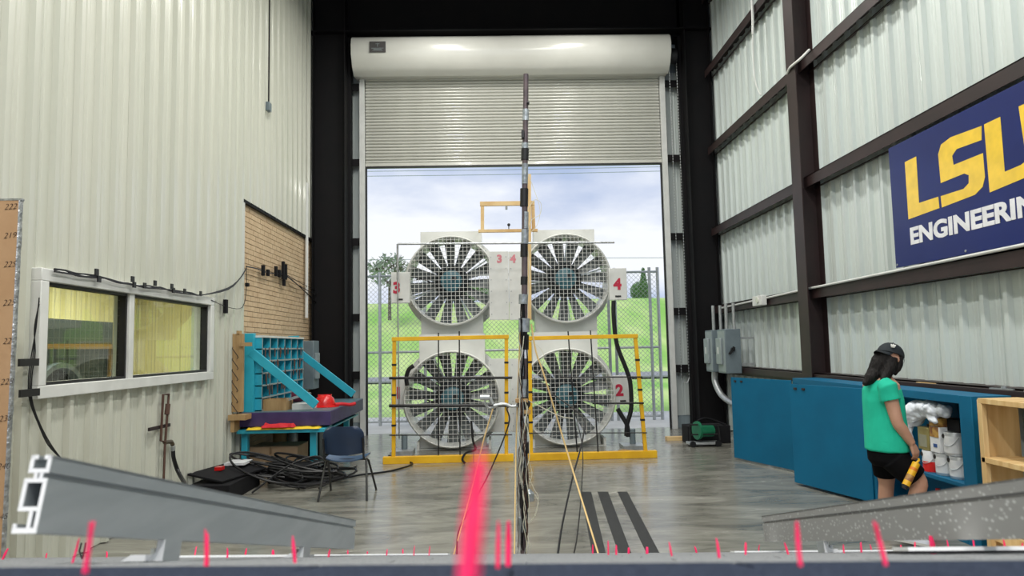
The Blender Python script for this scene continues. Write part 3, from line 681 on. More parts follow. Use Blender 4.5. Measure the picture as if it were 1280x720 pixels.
# ropes and cables
cable('rope', [P(664, 405), P(670, 440), P(681, 472), P(712, 575), PY(748, 693, 5.0)], .007, M['rope'], 'tan guy rope slanting down right from the mast to the floor', 'rope', sm=4)
cable('rope', [P(651, 400), P(648, 470), P(645, 560), PY(643, 694, 5.3)], .006, M['rope'], 'tan rope hanging straight just left of the mast', 'rope', sm=4)
cable('rope', [P(617, 508), P(604, 552), P(590, 610), PY(567, 694, 5.4)], .006, M['rope'], 'tan rope slanting down left behind the large pink tuft', 'rope', sm=4)
p_ = lambda px, py, Y: PY(px, py, Y)
cable('cable', [p_(650, 508, 6), p_(634, 510, 6.4), p_(636, 530, 6.6), p_(612, 590, 6.4), p_(585, 640, 6), p_(573, 665, 5.6), p_(571, 694, 5.3)], .007, M['blk'], 'black cable dropping from mast side arm and curving left', 'cable')
cable('cable', [p_(690, 492, 10.6), p_(727, 520, 9), p_(729, 545, 8), p_(715, 600, 7), p_(703, 655, 6), p_(697, 694, 5.3)], .009, M['blk'], 'thicker black cable hanging right of the mast', 'cable')
cable('cable', [p_(720, 520, 10.6), p_(728, 560, 9), p_(727, 610, 7.5), p_(722, 665, 6), p_(717, 694, 5.3)], .006, M['blk'], 'thin black cable right of the thicker hanging one', 'cable')
cable('cable', [p_(589, 526, 10.7), p_(591, 550, 10.7), p_(594, 562, 10.7), p_(583, 566, 10.7), p_(578, 574, 10.65), p_(581, 579, 10.6)], .018, M['blk'], 'black cable end looped over the left yellow base', 'cable')
cable('cable', [p_(592, 565, 10.6), p_(592, 610, 8), p_(590, 660, 6.2), p_(595, 694, 5.3)], .005, M['blk'], 'thin black cable behind the large pink tuft', 'cable')
# floor tapes
for (x0, x1, x2, x3), l in (((726, 739, 757, 740), 'leftmost'), ((747, 760, 789, 773), 'middle'), ((772, 784, 824, 808), 'rightmost')):
    b = B(); pts = [PZ(x3, 691, 0), PZ(x2, 691, 0), PZ(x1, 615, 0), PZ(x0, 615, 0)]
    b.add([(p.x, p.y, .001) for p in pts] + [(p.x, p.y, .004) for p in pts], [(0,1,2,3), (4,5,6,7), (0,1,5,4), (1,2,6,5), (2,3,7,6), (3,0,4,7)])
    top(b.obj('floor_strip', mat('anti_slip_strip', (.022, .024, .026), .75, bump=.4, bscale=80)), '%s of the three dark anti-slip strips on the floor' % l, 'strip', 'dark strips on the floor')
# =================================================================== FENCE, TREES, LINES OUTSIDE
fy = 16.2
def fence_span(x0, x1, label, posts):
    t = thing('chain_link_fence', label, 'fence', ((x0 + x1) / 2, fy, 0), 'chain link fence outside the doorway')
    z0, z1 = .06, 3.36
    for z in (z1, 1.63, z0 + .02): b = B(); b.cyl((x0, fy, z), (x1, fy, z), .026, 8); b.obj('rail', M['galv'], t)
    for x in posts: b = B(); b.cyl((x, fy, -.01), (x, fy, z1 + .1), .036, 10); b.obj('post', M['galv'], t)
    b = B(); s = .105; H = z1 - z0; n = int((x1 - x0 + H) / s)
    def wire(xa, za, xb, zb): b.bar((xa, fy, za), (xb, fy, zb), .006, .006, (0, 1, 0))
    for i in range(n + 1):
        c = x0 - H + i * s
        xa, za, xb, zb = c, z0, c + H, z1
        if xa < x0: za += x0 - xa; xa = x0
        if xb > x1: zb -= xb - x1; xb = x1
        if xb > xa: wire(xa, za, xb, zb); m_ = x0 + x1; wire(m_ - xa, za, m_ - xb, zb)
    b.obj('chain_link_mesh', M['galv'], t, kind='stuff')
fence_span(-3.3, -1.6, 'chain link fence panel seen left of the fans', [-3.3, -2.62, -1.6])
fence_span(-1.4, 2.6, 'wide chain link fence gate behind the fans', [-1.4, .6, 2.6])
fence_span(2.75, 3.75, 'chain link fence panel seen right of the fans', [2.75, 3.56, 3.75])
def foliage(b, c, rx, ry, rz, n, s, rnd):
    for _ in range(n):
        while True:
            v = Vector((rnd.uniform(-1, 1), rnd.uniform(-1, 1), rnd.uniform(-1, 1)))
            if v.length < 1 and v.length > .35: break
        p = Vector(c) + Vector((v.x * rx, v.y * ry, v.z * rz)); a = Vector((rnd.uniform(-1, 1), rnd.uniform(-1, 1), rnd.uniform(-1, 1))).normalized(); d = a.orthogonal().normalized() * s * rnd.uniform(.6, 1.3); e_ = a.cross(d)
        b.add([p - d, p + e_ * .5, p + d, p - e_ * .5], [(0, 1, 2, 3)])
rnd = random.Random(5)
def tree(px, py_b, py_t, Y, wpx, label, kind, dens=1800, mtl='leaf'):
    base = PY(px, py_b, Y); topp = PY(px, py_t, Y); h = topp.z - base.z; rw = wpx / F * Y / 2
    t = thing('tree', label, 'tree', (base.x, Y, base.z), 'trees on the hill outside')
    b = B()
    if kind == 'cone':
        b.cyl((base.x, Y, base.z - 2.0), (base.x, Y, base.z + h * .9), .2, 8, .04); b.obj('trunk', M['bark'], t); b = B()
        for k in range(8): u = k / 8; foliage(b, (base.x, Y, base.z + h * (.1 + .85 * u)), rw * (1.05 - .85 * u), rw * (1 - .8 * u), h * .12, int(dens * (1 - u * .7) / 6), rw * .16, rnd)
        b.obj('foliage', M[mtl], t, kind='stuff', smooth=False)
    elif kind == 'round':
        b.cyl((base.x, Y, base.z - 2.2), (base.x, Y, base.z + h * .5), .25, 8, .1); b.obj('trunk', M['bark'], t); b = B()
        foliage(b, (base.x, Y, base.z + h * .52), rw, rw, h * .5, dens, rw * .10, rnd); b.obj('foliage', M[mtl], t, kind='stuff', smooth=False)
    else:
        b.cyl((base.x, Y, base.z - 1.5), (base.x, Y, base.z + h * .45), .16, 8, .09)
        def br(p, d, l, r_, lv):
            q_ = p + d * l; b.tube([p, q_], [r_, r_ * .6], 4)
            if lv: 
                for _ in range(4): br(p + d * l * rnd.uniform(.5, 1), (d + Vector((rnd.uniform(-.8, .8), rnd.uniform(-.8, .8), rnd.uniform(-.15, .6)))).normalized(), l * .68, r_ * .6, lv - 1)
        for _ in range(5): br(Vector((base.x, Y, base.z + h * .35)), Vector((rnd.uniform(-.8, .8), rnd.uniform(-.8, .8), .9)).normalized(), h * .30, .07, 3)
        b.obj('trunk', M['bark'], t); b = B(); foliage(b, (base.x, Y, base.z + h * .66), rw, rw, h * .36, 500, .2, rnd); b.obj('foliage', M['leafp'], t, kind='stuff', smooth=False)
tree(805, 372, 333, 82, 15, 'narrow conical evergreen on the hill right of the fans', 'cone', 2200)
tree(801, 379, 352, 76, 26, 'round bushy tree in front of the conical evergreen', 'round', 2500)
tree(487, 378, 318, 60, 60, 'sparse pale tree on the hill left of the fans', 'bare')
tree(583, 378, 352, 95, 60, 'dark distant tree hidden behind the upper left fan', 'round', 1200)
for k, (ya, yb) in enumerate(((214, 207), (220, 212), (325, 322))):
    b = B(); b.tube([PY(380, ya + 1, 60), PY(640, ya - 2, 60), PY(900, yb, 60)], .03, 4, smooth=4)
    top(b.obj('power_line', M['greyl']), ('topmost power line crossing the sky in the doorway', 'second power line just under the topmost one', 'lowest power line crossing the sky above the hill')[k], 'power line')
for px, l in ((380, 'left'), (900, 'right')):
    p = PY(px, 205, 60); b = B(); b.cyl((p.x, 60, 2.0), (p.x, 60, p.z + .6), .16, 8, .11); b.box((p.x - .9, 59.9, p.z - .25), (p.x + .9, 60.1, p.z - .1))
    top(b.obj('utility_pole', M['bark']), 'wooden utility pole on the hill carrying %s ends of the lines' % l, 'pole')
# =================================================================== WORKBENCH CORNER
X0, X1, Y0, Y1, ZB = -3.52, -2.28, 9.9, 12.3, .87
wk = thing('workbench', 'purple topped workbench on turquoise legs before the brick wall', 'workbench', ((X0+X1)/2, (Y0+Y1)/2, 0))
b = B(); b.box((X0, Y0, ZB - .19), (X1, Y1, ZB)); b.obj('top_box', M['purple'], wk, bevel=.006)
b = B(); b.box((X0 + .02, Y0 + .02, ZB), (X1 - .01, Y1, ZB + .006)); b.obj('top_sheet', mat('bench_top', (.10, .17, .20), .4), wk)
b = B(); b.box((X0 - .0, Y0 - .10, ZB - .27), (X1 - .06, Y0 + .35, ZB - .22)); b.box((X0, Y0 + .35, ZB - .27), (X1 - .06, Y1 - .1, ZB - .245)); b.obj('under_shelf', M['turq'], wk, bevel=.003)
for x, y in ((X0 + .03, Y0), (X1 - .28, Y0), (X0 + .03, Y1 - .25), (X1 - .28, Y1 - .25)):
    b = B(); b.box((x, y, 0), (x + .085, y + .085, ZB - .27)); b.obj('leg', M['turq'], wk, bevel=.003)
# pigeonhole unit
ph = thing('pigeonhole_unit', 'turquoise pigeonhole rack standing on the workbench', 'rack', (-3.4, 11.0, ZB + .006))
zp0, zp1, xb, xf = ZB + .006, 1.93, -3.50, -3.27
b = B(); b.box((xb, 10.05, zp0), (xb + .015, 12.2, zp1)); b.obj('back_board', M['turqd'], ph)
b = B(); b.box((xb, 10.05, zp1 - .03), (xf + .01, 12.2, zp1)); b.obj('top_board', M['white'], ph)
ny, nz = 6, 6
for k in range(nz + 1):
    z = zp0 + (zp1 - zp0 - .03) * k / nz; b = B(); b.box((xb + .015, 10.06, z), (xf, 12.19, z + .016)); 
    o = b.obj('shelf', M['turq'], ph); b = B(); b.box((xf, 10.06, z), (xf + .008, 12.19, z + .022)); b.obj('edge_strip', M['greyl'], o)
for k in range(ny + 1):
    y = 10.06 + (12.19 - 10.06 - .016) * k / ny; b = B(); b.box((xb + .015, y, zp0), (xf - .002, y + .016, zp1 - .03)); o = b.obj('divider', M['turq'], ph)
    b = B(); b.box((xf - .002, y, zp0), (xf + .004, y + .018, zp1 - .03)); b.obj('edge_strip', M['greyl'], o)
for y, xo in ((9.98, 0), (12.2, 0)):
    b = B(); b.box((-3.53, y, zp0), (-3.36, y + .08, zp1 + .03)); b.obj('post', M['turq'], ph, bevel=.004)
b = B(); b.bar((-3.40, 10.0, 1.70), (-2.50, 10.0, ZB + .08), .045, .12, (0, 0, 1)); b.obj('brace', M['turq'], ph, bevel=.004)
b = B(); b.bar((-3.42, 12.2, 1.74), (-2.42, 12.2, ZB + .08), .045, .12, (0, 0, 1)); b.obj('brace', M['turq'], ph, bevel=.004)
# things hanging over the pigeonholes
b = B(); rr = random.Random(8)
for k in range(46):
    y = rr.uniform(10.15, 12.1); z = zp0 + (zp1 - zp0) * rr.choice((.33, .5, .66, .84)) + rr.uniform(-.02, .02); b.box((xf + .008, y, z - rr.uniform(.03, .16)), (xf + .02, y + .012, z))
b.obj('hanging_pin', mat('rust_tools', (.16, .09, .07), .5, .3), ph, kind='stuff')
# wooden tool rack
tr = thing('tool_rack', 'orange brown timber rack with bent hooks at left end of bench', 'rack', (-3.5, 9.7, .62))
q2 = lambda px, py, Y=9.75: PY(px, py, Y)
a, c = q2(298, 514), q2(313, 418); b = B(); b.box((XL + .04, 9.72, .90), (-3.42, 9.79, 1.95)); b.obj('board', M['plank'], tr, bevel=.003)
b = B(); b.box((XL + .10, 9.70, 1.95), (-3.46, 9.80, 1.99)); b.box((-3.45, 9.68, 1.78), (-3.30, 9.74, 1.83)); b.obj('cleat', M['plank'], tr)
b = B(); b.box((XL + .03, 9.62, .80), (-3.34, 9.86, .87)); b.box((XL + .05, 9.66, .64), (-3.50, 9.86, .80)); b.obj('bracket_block', M['plank'], tr)
for k in range(6):
    z = 1.72 - k * .148; b = B(); b.tube([(-3.55, 9.71, z + .05), (-3.545, 9.68, z + .03), (-3.48, 9.68, z - .06), (-3.465, 9.68, z - .09), (-3.48, 9.68, z - .105)], .006, 5); b.obj('hook', M['ink'], tr)
# on the bench
hm = thing('hard_hat', 'red hard hat lying on the workbench', 'hard hat', (-2.62, 10.75, ZB + .006))
hc = PY(406, 509, 10.6); hx, hy, hz = hc.x, 10.6, ZB + .008
b = B(); b.lathe([(.165, 0), (.172, .012), (.150, .022), (.148, .06), (.130, .12), (.09, .16), (.04, .178), (.002, .18)], (hx, hy, hz), 'z', 24); b.obj('shell', M['red'], hm)
b = B(); b.lathe([(.165, .0), (.19, .0), (.19, .008), (.165, .012)], (hx + .02, hy, hz), 'z', 24, True); b.obj('brim', M['red'], hm)
b = B(); b.bar((hx - .10, hy, hz + .135), (hx + .10, hy, hz + .135), .02, .09); b.obj('ridge', M['red'], hm)
b = B(); b.tube([(hx + .15, hy, hz + .03), (hx + .25, hy + .05, hz + .03), (hx + .36, hy + .03, hz + .02), (hx + .42, hy + .1, hz + .03)], .025, 8, smooth=4); top(b.obj('red_strap', M['redc']), 'dark red strap lying right of the hard hat on bench', 'strap')
bx = thing('tray', 'low brown wooden tray at left end of the bench top', 'tray', (-3.1, 10.15, ZB + .006))
a, c = PY(331, 511, 10.2), PY(360, 496, 10.2); b = B()
b.box((a.x, 10.12, ZB + .006), (c.x, 10.45, ZB + .02)); b.box((a.x, 10.12, ZB + .02), (c.x, 10.14, ZB + .16)); b.box((a.x, 10.43, ZB + .02), (c.x, 10.45, ZB + .16)); b.box((a.x, 10.14, ZB + .02), (a.x + .02, 10.43, ZB + .16)); b.box((c.x - .02, 10.14, ZB + .02), (c.x, 10.43, ZB + .16)); b.obj('box', M['plank'], bx)
b = B(); b.bar((c.x - .10, 10.2, ZB + .12), (c.x + .22, 10.5, ZB + .22), .10, .02); b.obj('loose_board', M['galv'], bx)
b = B(); a, c = PY(366, 512, 10.2), PY(390, 503, 10.2); b.box((a.x, 10.15, ZB + .007), (c.x, 10.5, ZB + .09)); top(b.obj('carton', M['white'], bevel=.004), 'small white carton on the bench between tray and hard hat', 'box')
b = B(); a = PY(372, 500, 11.6); b.ball((a.x, 11.6, ZB + .12), .11, 12, 8, (1.3, 1, 1)); top(b.obj('cloth_bundle', mat('maroon_cloth', (.15, .02, .05), .8)), 'dark maroon bundle on the bench behind the white carton', 'cloth')
# cloths on the under shelf
def cloth(x0, x1, y0, y1, z, sd, thick=.03):
    b = B(); rn = random.Random(sd); nx, ny = 26, 10; rows = []
    for s_ in (0, 1):
        vs = []
        for j in range(ny + 1):
            for i in range(nx + 1):
                x = x0 + (x1 - x0) * i / nx; y = y0 + (y1 - y0) * j / ny; n_ = noise.noise(Vector((x * 9, y * 11, sd)))
                ex = 1 if 0 < i < nx and 0 < j < ny else 0
                vs.append((x + .02 * noise.noise(Vector((x * 6, y * 20, sd + 4))), y + .03 * noise.noise(Vector((x * 8, 1, sd))), z + (thick * (.7 + .8 * n_) * ex if s_ else 0)))
        rows.append(vs)
    n = len(rows[0]); fs = []
    for j in range(ny):
        for i in range(nx):
            a = j*(nx+1)+i; q_ = (a, a+1, a+nx+2, a+nx+1); fs.append(q_); fs.append(tuple(n + k for k in q_[::-1]))
    b.add(rows[0] + rows[1], fs); return b
top(cloth(X0 + .12, X1 - .12, Y0 - .14, Y0 + .1, ZB - .218, 2).obj('yellow_cloth', M['yelc'], ang=80), 'yellow cloth strip on the turquoise shelf under the bench', 'cloth')
top(cloth(X0 + .34, X0 + .78, Y0 - .16, Y0 + .02, ZB - .19, 6, .05).obj('red_cloth', M['redc'], ang=80), 'crumpled red cloth on the yellow cloth under the bench', 'cloth')
# under the bench
cb = thing('cardboard_box', 'brown cardboard box on the floor under the workbench', 'box', (-3.0, 10.3, 0))
a, c = PY(321, 590, 10.1), PY(367, 560, 10.1); b = B(); b.box((-3.46, 10.1, 0), (-2.78, 10.65, .38)); b.obj('carton', M['card'], cb, bevel=.006)
b = B(); b.box((-3.17, 10.095, .28), (-3.14, 10.10, .38)); b.box((-3.17, 10.1, .38), (-3.14, 10.65, .383)); b.obj('tape', mat('brown_tape', (.24, .15, .08), .4), cb)
for i, (px, r_, h_, m_, l) in enumerate(((350, .11, .30, 'dust', 'brown canister standing behind the cardboard box under bench'), (366, .08, .28, 'galv', 'grey canister behind the cardboard box under bench'))):
    p = PY(px, 560, 11.4); b = B(); b.lathe([(r_, 0), (r_, h_), (r_ * .8, h_ + .03), (.01, h_ + .03)], (p.x, 11.4, .12), 'z', 16); b.box((p.x - r_, 11.3, 0), (p.x + r_, 11.5, .12)); top(b.obj('canister', M[m_]), l, 'canister')
b = B(); p = PY(376, 550, 11.6); b.box((p.x - .05, 11.5, 0), (p.x + .32, 11.9, .50)); top(b.obj('storage_bin', M['blk'], bevel=.01), 'black bin under the far right part of the bench', 'bin')
# electrical box on brick, pipe
eb = thing('breaker_box', 'grey breaker box on the brick wall behind the workbench', 'electrical box', (XL + .15, 12.9, 1.1))
b = B(); b.box((XL + .0, 12.75, 1.02), (XL + .36, 13.15, 1.88)); b.obj('case', M['grey'], eb, bevel=.008)
b = B(); b.box((XL + .36, 12.83, 1.2), (XL + .40, 13.05, 1.66)); b.obj('cover', M['greyl'], eb, bevel=.005)
b = B(); b.box((XL + .40, 12.90, 1.5), (XL + .42, 12.96, 1.56)); b.cyl((XL + .18, 12.95, .0), (XL + .18, 12.95, 1.02), .035, 10); b.obj('conduit', M['galv'], eb)
# chair
chx = thing('side_chair', 'dark blue plastic chair with black tube legs near the bench', 'chair', (-1.76, 8.5, 0))
hx0, hx1, yb_, yf_ = -2.0, -1.52, 8.32, 8.78
def shell(rows, m_, nm, th=.012):
    b = B(); n = len(rows[0]); vs = [p for r_ in rows for p in r_]; K = len(rows)
    nor = Vector(rows[1][n//2]) - Vector(rows[0][n//2]); ax = Vector(rows[0][-1]) - Vector(rows[0][0]); nn = nor.cross(ax).normalized() * th
    v2 = [Vector(p) + nn for p in vs]; N = len(vs); fs = []
    for j in range(K-1):
        for i in range(n-1):
            q_ = (j*n+i, j*n+i+1, (j+1)*n+i+1, (j+1)*n+i); fs.append(q_); fs.append(tuple(N+k for k in q_[::-1]))
    edge = [i for i in range(n)] + [j*n+n-1 for j in range(1, K)] + [(K-1)*n+i for i in range(n-2, -1, -1)] + [j*n for j in range(K-2, 0, -1)]
    for i in range(len(edge)): a, c = edge[i], edge[(i+1) % len(edge)]; fs.append((a, N+a, N+c, c))
    b.add(vs + v2, fs); return b.obj(nm, M[m_], chx, ang=60)
rows = []
for j in range(9):
    v = j / 8; w_ = .235 * (1 - .16 * (2*v - .9) ** 4) * (1 if v < .85 else (.96 if v < .95 else .86)); y = yb_ - .02 - .07 * v
    rows.append([(-1.76 + w_ * s_, y - .05 * (1 - (s_) ** 2) + .03, .52 + .31 * v - .02 * (1 - s_ * s_) * (1 - v)) for s_ in [k / 6 - 1 for k in range(13)]])
shell(rows, 'navy', 'backrest')
rows = []
for j in range(9):
    v = j / 8; y = yb_ + .04 + .42 * v; w_ = .235 - .02 * (2*v - 1) ** 4
    rows.append([(-1.76 + w_ * s_, y, .445 + .012 * v - .02 * (1 - s_ * s_) - (.03 * (v - .85) / .15 if v > .85 else 0) + (.02 * s_ * s_)) for s_ in [k / 6 - 1 for k in range(13)]])
shell(rows, 'navyl', 'seat')
for s_ in (-1, 1):
    x = -1.76 + s_ * .225
    b = B(); b.tube([(x + s_ * .05, yb_ - .10, .0), (x + s_ * .01, yb_ + .10, .40), (x, yb_ + .16, .43)], .0125, 8); b.obj('leg', M['blk'], chx)
    b = B(); b.tube([(x + s_ * .05, yf_ + .08, .0), (x + s_ * .01, yb_ + .24, .40), (x, yb_ + .16, .43)], .0125, 8); b.obj('leg', M['blk'], chx)
    b = B(); b.tube([(x, yb_ + .14, .43), (x, yb_ - .0, .46), (x, yb_ - .03, .56), (x * 1.0, yb_ - .06, .70)], .012, 8, smooth=4); b.obj('back_support', M['blk'], chx)
b = B(); b.tube([(-1.985, yb_ + .17, .425), (-1.535, yb_ + .17, .425)], .011, 8); b.obj('crossbar', M['blk'], chx)
# black cases and cable heap
cs = thing('equipment_case', 'open black equipment case on the floor left of cable heap', 'case', (-3.1, 8.9, 0))
b = B(); b.box((-3.53, 8.3, 0), (-3.05, 9.35, .20)); b.obj('body', M['blkm'], cs, bevel=.01)
b = B(); b.bar((-3.50, 8.9, .30), (-3.06, 8.8, .22), .90, .025, (0, 0, 1)); b.obj('lid', M['blkm'], cs, bevel=.005)
b = B(); b.box((-3.4, 9.05, .30), (-3.15, 9.35, .33)); b.obj('papers', M['canlabel'], cs); b = B(); b.box((-3.4, 8.75, .29), (-3.32, 8.86, .33)); b.obj('red_cap', M['red'], cs)
b = B(); b.box((-2.98, 9.40, 0), (-2.40, 9.80, .22)); top(b.obj('equipment_case', M['blkm'], bevel=.02), 'small black case under the cable heap before the bench', 'case')
b = B(); rr = random.Random(21)
for k in range(30):
    cx, cy = rr.uniform(-2.95, -2.15), rr.uniform(8.95, 9.7); ra, rb = rr.uniform(.22, .55), rr.uniform(.14, .34); z = rr.uniform(.02, .10); tl = rr.uniform(0, .12); off = rr.uniform(0, 6)
    pts = [(cx + ra * cos(a), cy + rb * sin(a), max(.015, z + tl * (1 + sin(a + off)) + .16 * max(0, -(cx + ra * cos(a)) - 2.45))) for a in [2*pi*i/18 for i in range(rr.choice((13, 16, 19)))]]
    b.tube(pts, .014, 6, smooth=2)
b.tube([(-2.95, 8.75, .02), (-2.6, 9.1, .28), (-2.3, 9.4, .33), (-2.1, 9.2, .1), (-2.2, 8.95, .015)], .013, 6, smooth=5)
top(b.obj('cable_heap', M['blk'], kind='stuff'), 'heap of coiled black cables on the floor before the workbench', 'cables')
cable('cable', [(-2.2, 9.3, .02), (-1.9, 9.8, .015), (-1.5, 10.1, .012), (-1.25, 10.6, .02), (-1.45, 10.95, .03), (-1.7, 11.3, .05)], .013, M['blk'], 'black cable running along the floor from heap to yellow frame')
# rusty pipe with hose on the wall
rp_ = thing('wall_pipe', 'rusty bent pipe with valve fixed on the left wall', 'pipe', tuple(PX(205, 600, XL + .08)))
U = lambda px, py, o_=.08: PX(px, py, XL + o_)
b = B(); b.tube([U(204, 615), U(206, 560), U(210, 506), U(211, 493), U(204, 493), U(201, 551), U(209, 553)], .013, 8); b.obj('pipe', M['brass'], rp_)
b = B(); b.tube([U(208.5, 518), U(210, 505)], .026, 10); b.obj('fitting', M['brass'], rp_); b = B(); b.tube([U(206, 553), U(214, 552), U(216, 556)], .022, 8); b.obj('valve', mat('old_brass', (.16, .13, .09), .4, .6), rp_)
b = B(); b.bar(U(186, 537, .05), U(212, 531, .05), .02, .035); b.obj('wall_bracket', M['ink'], rp_)
b = B(); b.tube([U(216, 558), U(216.5, 563)], .024, 10); b.obj('fitting', M['galv'], rp_)
cable('hose', [U(216.5, 561), U(217, 572), U(222, 588), U(230, 603, .25), U(234, 612, .5)], .022, M['blk'], 'black hose hanging from the rusty wall pipe', 'hose', seg=8)
# cables along the window and brick
w_ = lambda px, py, o_=.10: PX(px, py, XL + o_)
rr = random.Random(4)
wc = thing('window_cable_run', 'bundle of black cables taped along the window top', 'cable', tuple(w_(160, 350)))
b = B()
for k in range(3):
    b.tube([w_(68 + i * 13.2, 337 + i * 2.35 + rr.uniform(-2, 2.5), .10) for i in range(15)] + [w_(285, 360 + k, .08), w_(300, 348, .07), w_(308, 335, .05)], .008, 5, smooth=3)
b.obj('cable', M['blk'], wc)
for px, py in ((121, 340), (124, 349), (166, 349), (168, 356), (194, 354), (215, 358), (217, 363), (231, 364), (251, 367), (181, 357)):
    p = w_(px, py, .11); b = B(); b.box((p.x - .008, p.y - .025, p.z - .028), (p.x + .006, p.y + .025, p.z + .028)); b.obj('tape', M['tape'], wc)
wd = thing('window_cable_drop', 'black twisted cables hanging left of the window with tape', 'cable', tuple(w_(40, 450)))
b = B()
for k in range(3): b.tube([w_(49, 372 + 4*k, .09), w_(45 - k, 410, .08), w_(40 + k * 2, 440, .07), w_(36 + 2*k, 470, .07), w_(37 + k * 1.5, 500, .07), w_(48 + k, 530, .09), w_(60 + k * 2, 556, .12), w_(78, 575, .14)], .0045, 5, smooth=4)
b.obj('cable', M['blk'], wd)
for py, px in ((453, 36), (491, 37)): p = w_(px, py, .09); b = B(); b.box((p.x - .01, p.y - .11, p.z - .028), (p.x + .008, p.y + .11, p.z + .028)); b.obj('tape', M['tape'], wd)
bc = thing('brick_cable_run', 'black cables pinned with clamps across the tan brick', 'cable', tuple(w_(340, 340, .04)))
b = B(); b.tube([w_(308, 333, .05), w_(322, 336, .05), w_(336, 341, .05), w_(354, 343, .05), w_(365, 350, .06), w_(385, 368, .08), w_(399, 382, .12)], .010, 5, smooth=4)
b.tube([w_(356, 343, .06), w_(375, 358, .08), w_(399, 370, .12)], .007, 5, smooth=3); b.tube([w_(356, 342, .05), w_(380, 356, .06), w_(399, 364, .1)], .006, 4, smooth=3)
b.tube([w_(308, 333, .05), w_(308, 360, .04), w_(303, 384, .06), w_(285, 384, .06), w_(264, 375, .08)], .005, 4, smooth=4); b.obj('cable', M['blk'], bc)
for px, py, h in ((329, 338, .16), (335, 341, .10), (345, 339, .16), (349, 342, .12), (354, 338, .30), (357, 340, .26), (355, 350, .20), (282, 383, .18), (309, 356, .05)):
    p = w_(px, py, .06); b = B(); b.box((p.x - .02, p.y - .035, p.z - h / 2), (p.x + .02, p.y + .035, p.z + h / 2)); b.obj('clamp', M['blkm'], bc)
# upright board at the left edge
bd = thing('panel_board', 'tall brown board with handwritten numbers and foil edge at left', 'board', (-2.95, 4.3, 0))
yb2 = 4.3; tp = PY(27, 250, yb2); bt = PY(6, 668, yb2)
dx = (tp.x - bt.x) / (tp.z - bt.z)
def bx_(z, o_): return bt.x + dx * (z - bt.z) + o_
b = B(); zt2 = tp.z
b.add([(bx_(0, -.55), yb2, 0), (bx_(0, -.012), yb2, 0), (bx_(0, -.012), yb2 + .022, 0), (bx_(0, -.55), yb2 + .022, 0), (bx_(zt2, -.55), yb2, zt2), (bx_(zt2, -.012), yb2, zt2), (bx_(zt2, -.012), yb2 + .022, zt2), (bx_(zt2, -.55), yb2 + .022, zt2)],
      [(0,1,2,3), (4,5,6,7), (0,1,5,4), (1,2,6,5), (2,3,7,6), (3,0,4,7)]); b.obj('board', M['tan'], bd)
b = B(); n = 60
rings = []
for i in range(n):
    z = zt2 * i / (n - 1); j_ = .012 * noise.noise(Vector((0, z * 14, 2))); rings.append([(bx_(z, -.014), yb2 - .004, z), (bx_(z, -.004 + j_ * (1 if z > zt2 - .35 else .4)), yb2 + .0, z), (bx_(z, -.002 + j_ * (1 if z > zt2 - .35 else .4)), yb2 + .022, z), (bx_(z, -.014), yb2 + .022, z)])
b.loft(rings); b.obj('foil_edge', M['foil'], bd, ang=80)
b = B(); b.bar((bx_(zt2, -.55), yb2 + .02, zt2 + .004), (bx_(zt2, .0), yb2 + .011, zt2 + .004), .03, .012); b.obj('foil_top', M['foil'], bd)
for px, py, tx in ((5, 262, '222'), (4, 298, '219'), (4, 334, '22S'), (3, 382, '225'), (3, 430, '22'), (0, 481, '228'), (-2, 527, '235'), (-4, 587, '240'), (-7, 650, '245')):
    p = PY(px, py, yb2 - .003); place_text('ink_number', tx, .05, M['ink'], bd, p, (1, 0, .05), (-.03, 0, 1), extr=.0008, offset=-.0012, shear=.3)
# =================================================================== RIGHT SIDE: BANNER
BX = XR - .215
bn = thing('banner', 'large dark blue banner reading LSU ENGINEERING on right wall girts', 'banner', (BX, 7.7, 2.4))
tl, bl_ = PX(1111, 186, BX), PX(1121, 335, BX); yl = (tl.y + bl_.y) / 2; zt3, zb3 = tl.z, bl_.z
b = B(); b.box((BX - .006, 4.35, zb3), (BX, yl, zt3)); b.obj('sheet', M['banner'], bn)
S_ = 180 / 508
def glyph(pts, mtl, ex=.002):
    g = [PX(1100 + x * S_, 90 + y * S_, BX) for x, y in pts]; me = bpy.data.meshes.new('letter'); n = len(g)
    bm = bmesh.new(); off = W[bn.name]
    vs = [bm.verts.new((BX - .006 - ex - off.x, p.y - off.y, p.z - off.z)) for p in g]; f = bm.faces.new(vs)
    r_ = bmesh.ops.extrude_face_region(bm, geom=[f]); 
    for v in r_['geom']:
        if isinstance(v, bmesh.types.BMVert): v.co.x += ex
    bmesh.ops.triangulate(bm, faces=bm.faces[:]); bmesh.ops.recalc_face_normals(bm, faces=bm.faces[:]); bm.to_mesh(me); bm.free(); me.materials.append(mtl)
    return link_mesh('letter', me, bn)
glyph([(90,318),(130,298),(140,462),(208,440),(212,480),(103,520)], M['gold_l'])
glyph([(361,190),(252,230),(218,256),(208,290),(217,392),(300,358),(316,364),(316,392),(298,412),(217,438),(221,478),(338,433),(365,405),(373,370),(366,286),(262,328),(257,296),(273,272),(361,240)], M['gold_l'])
glyph([(370,185),(427,158),(443,352),(500,328),(520,312),(492,122),(562,88),(590,270),(588,320),(560,352),(510,375),(390,425)], M['gold_l'])
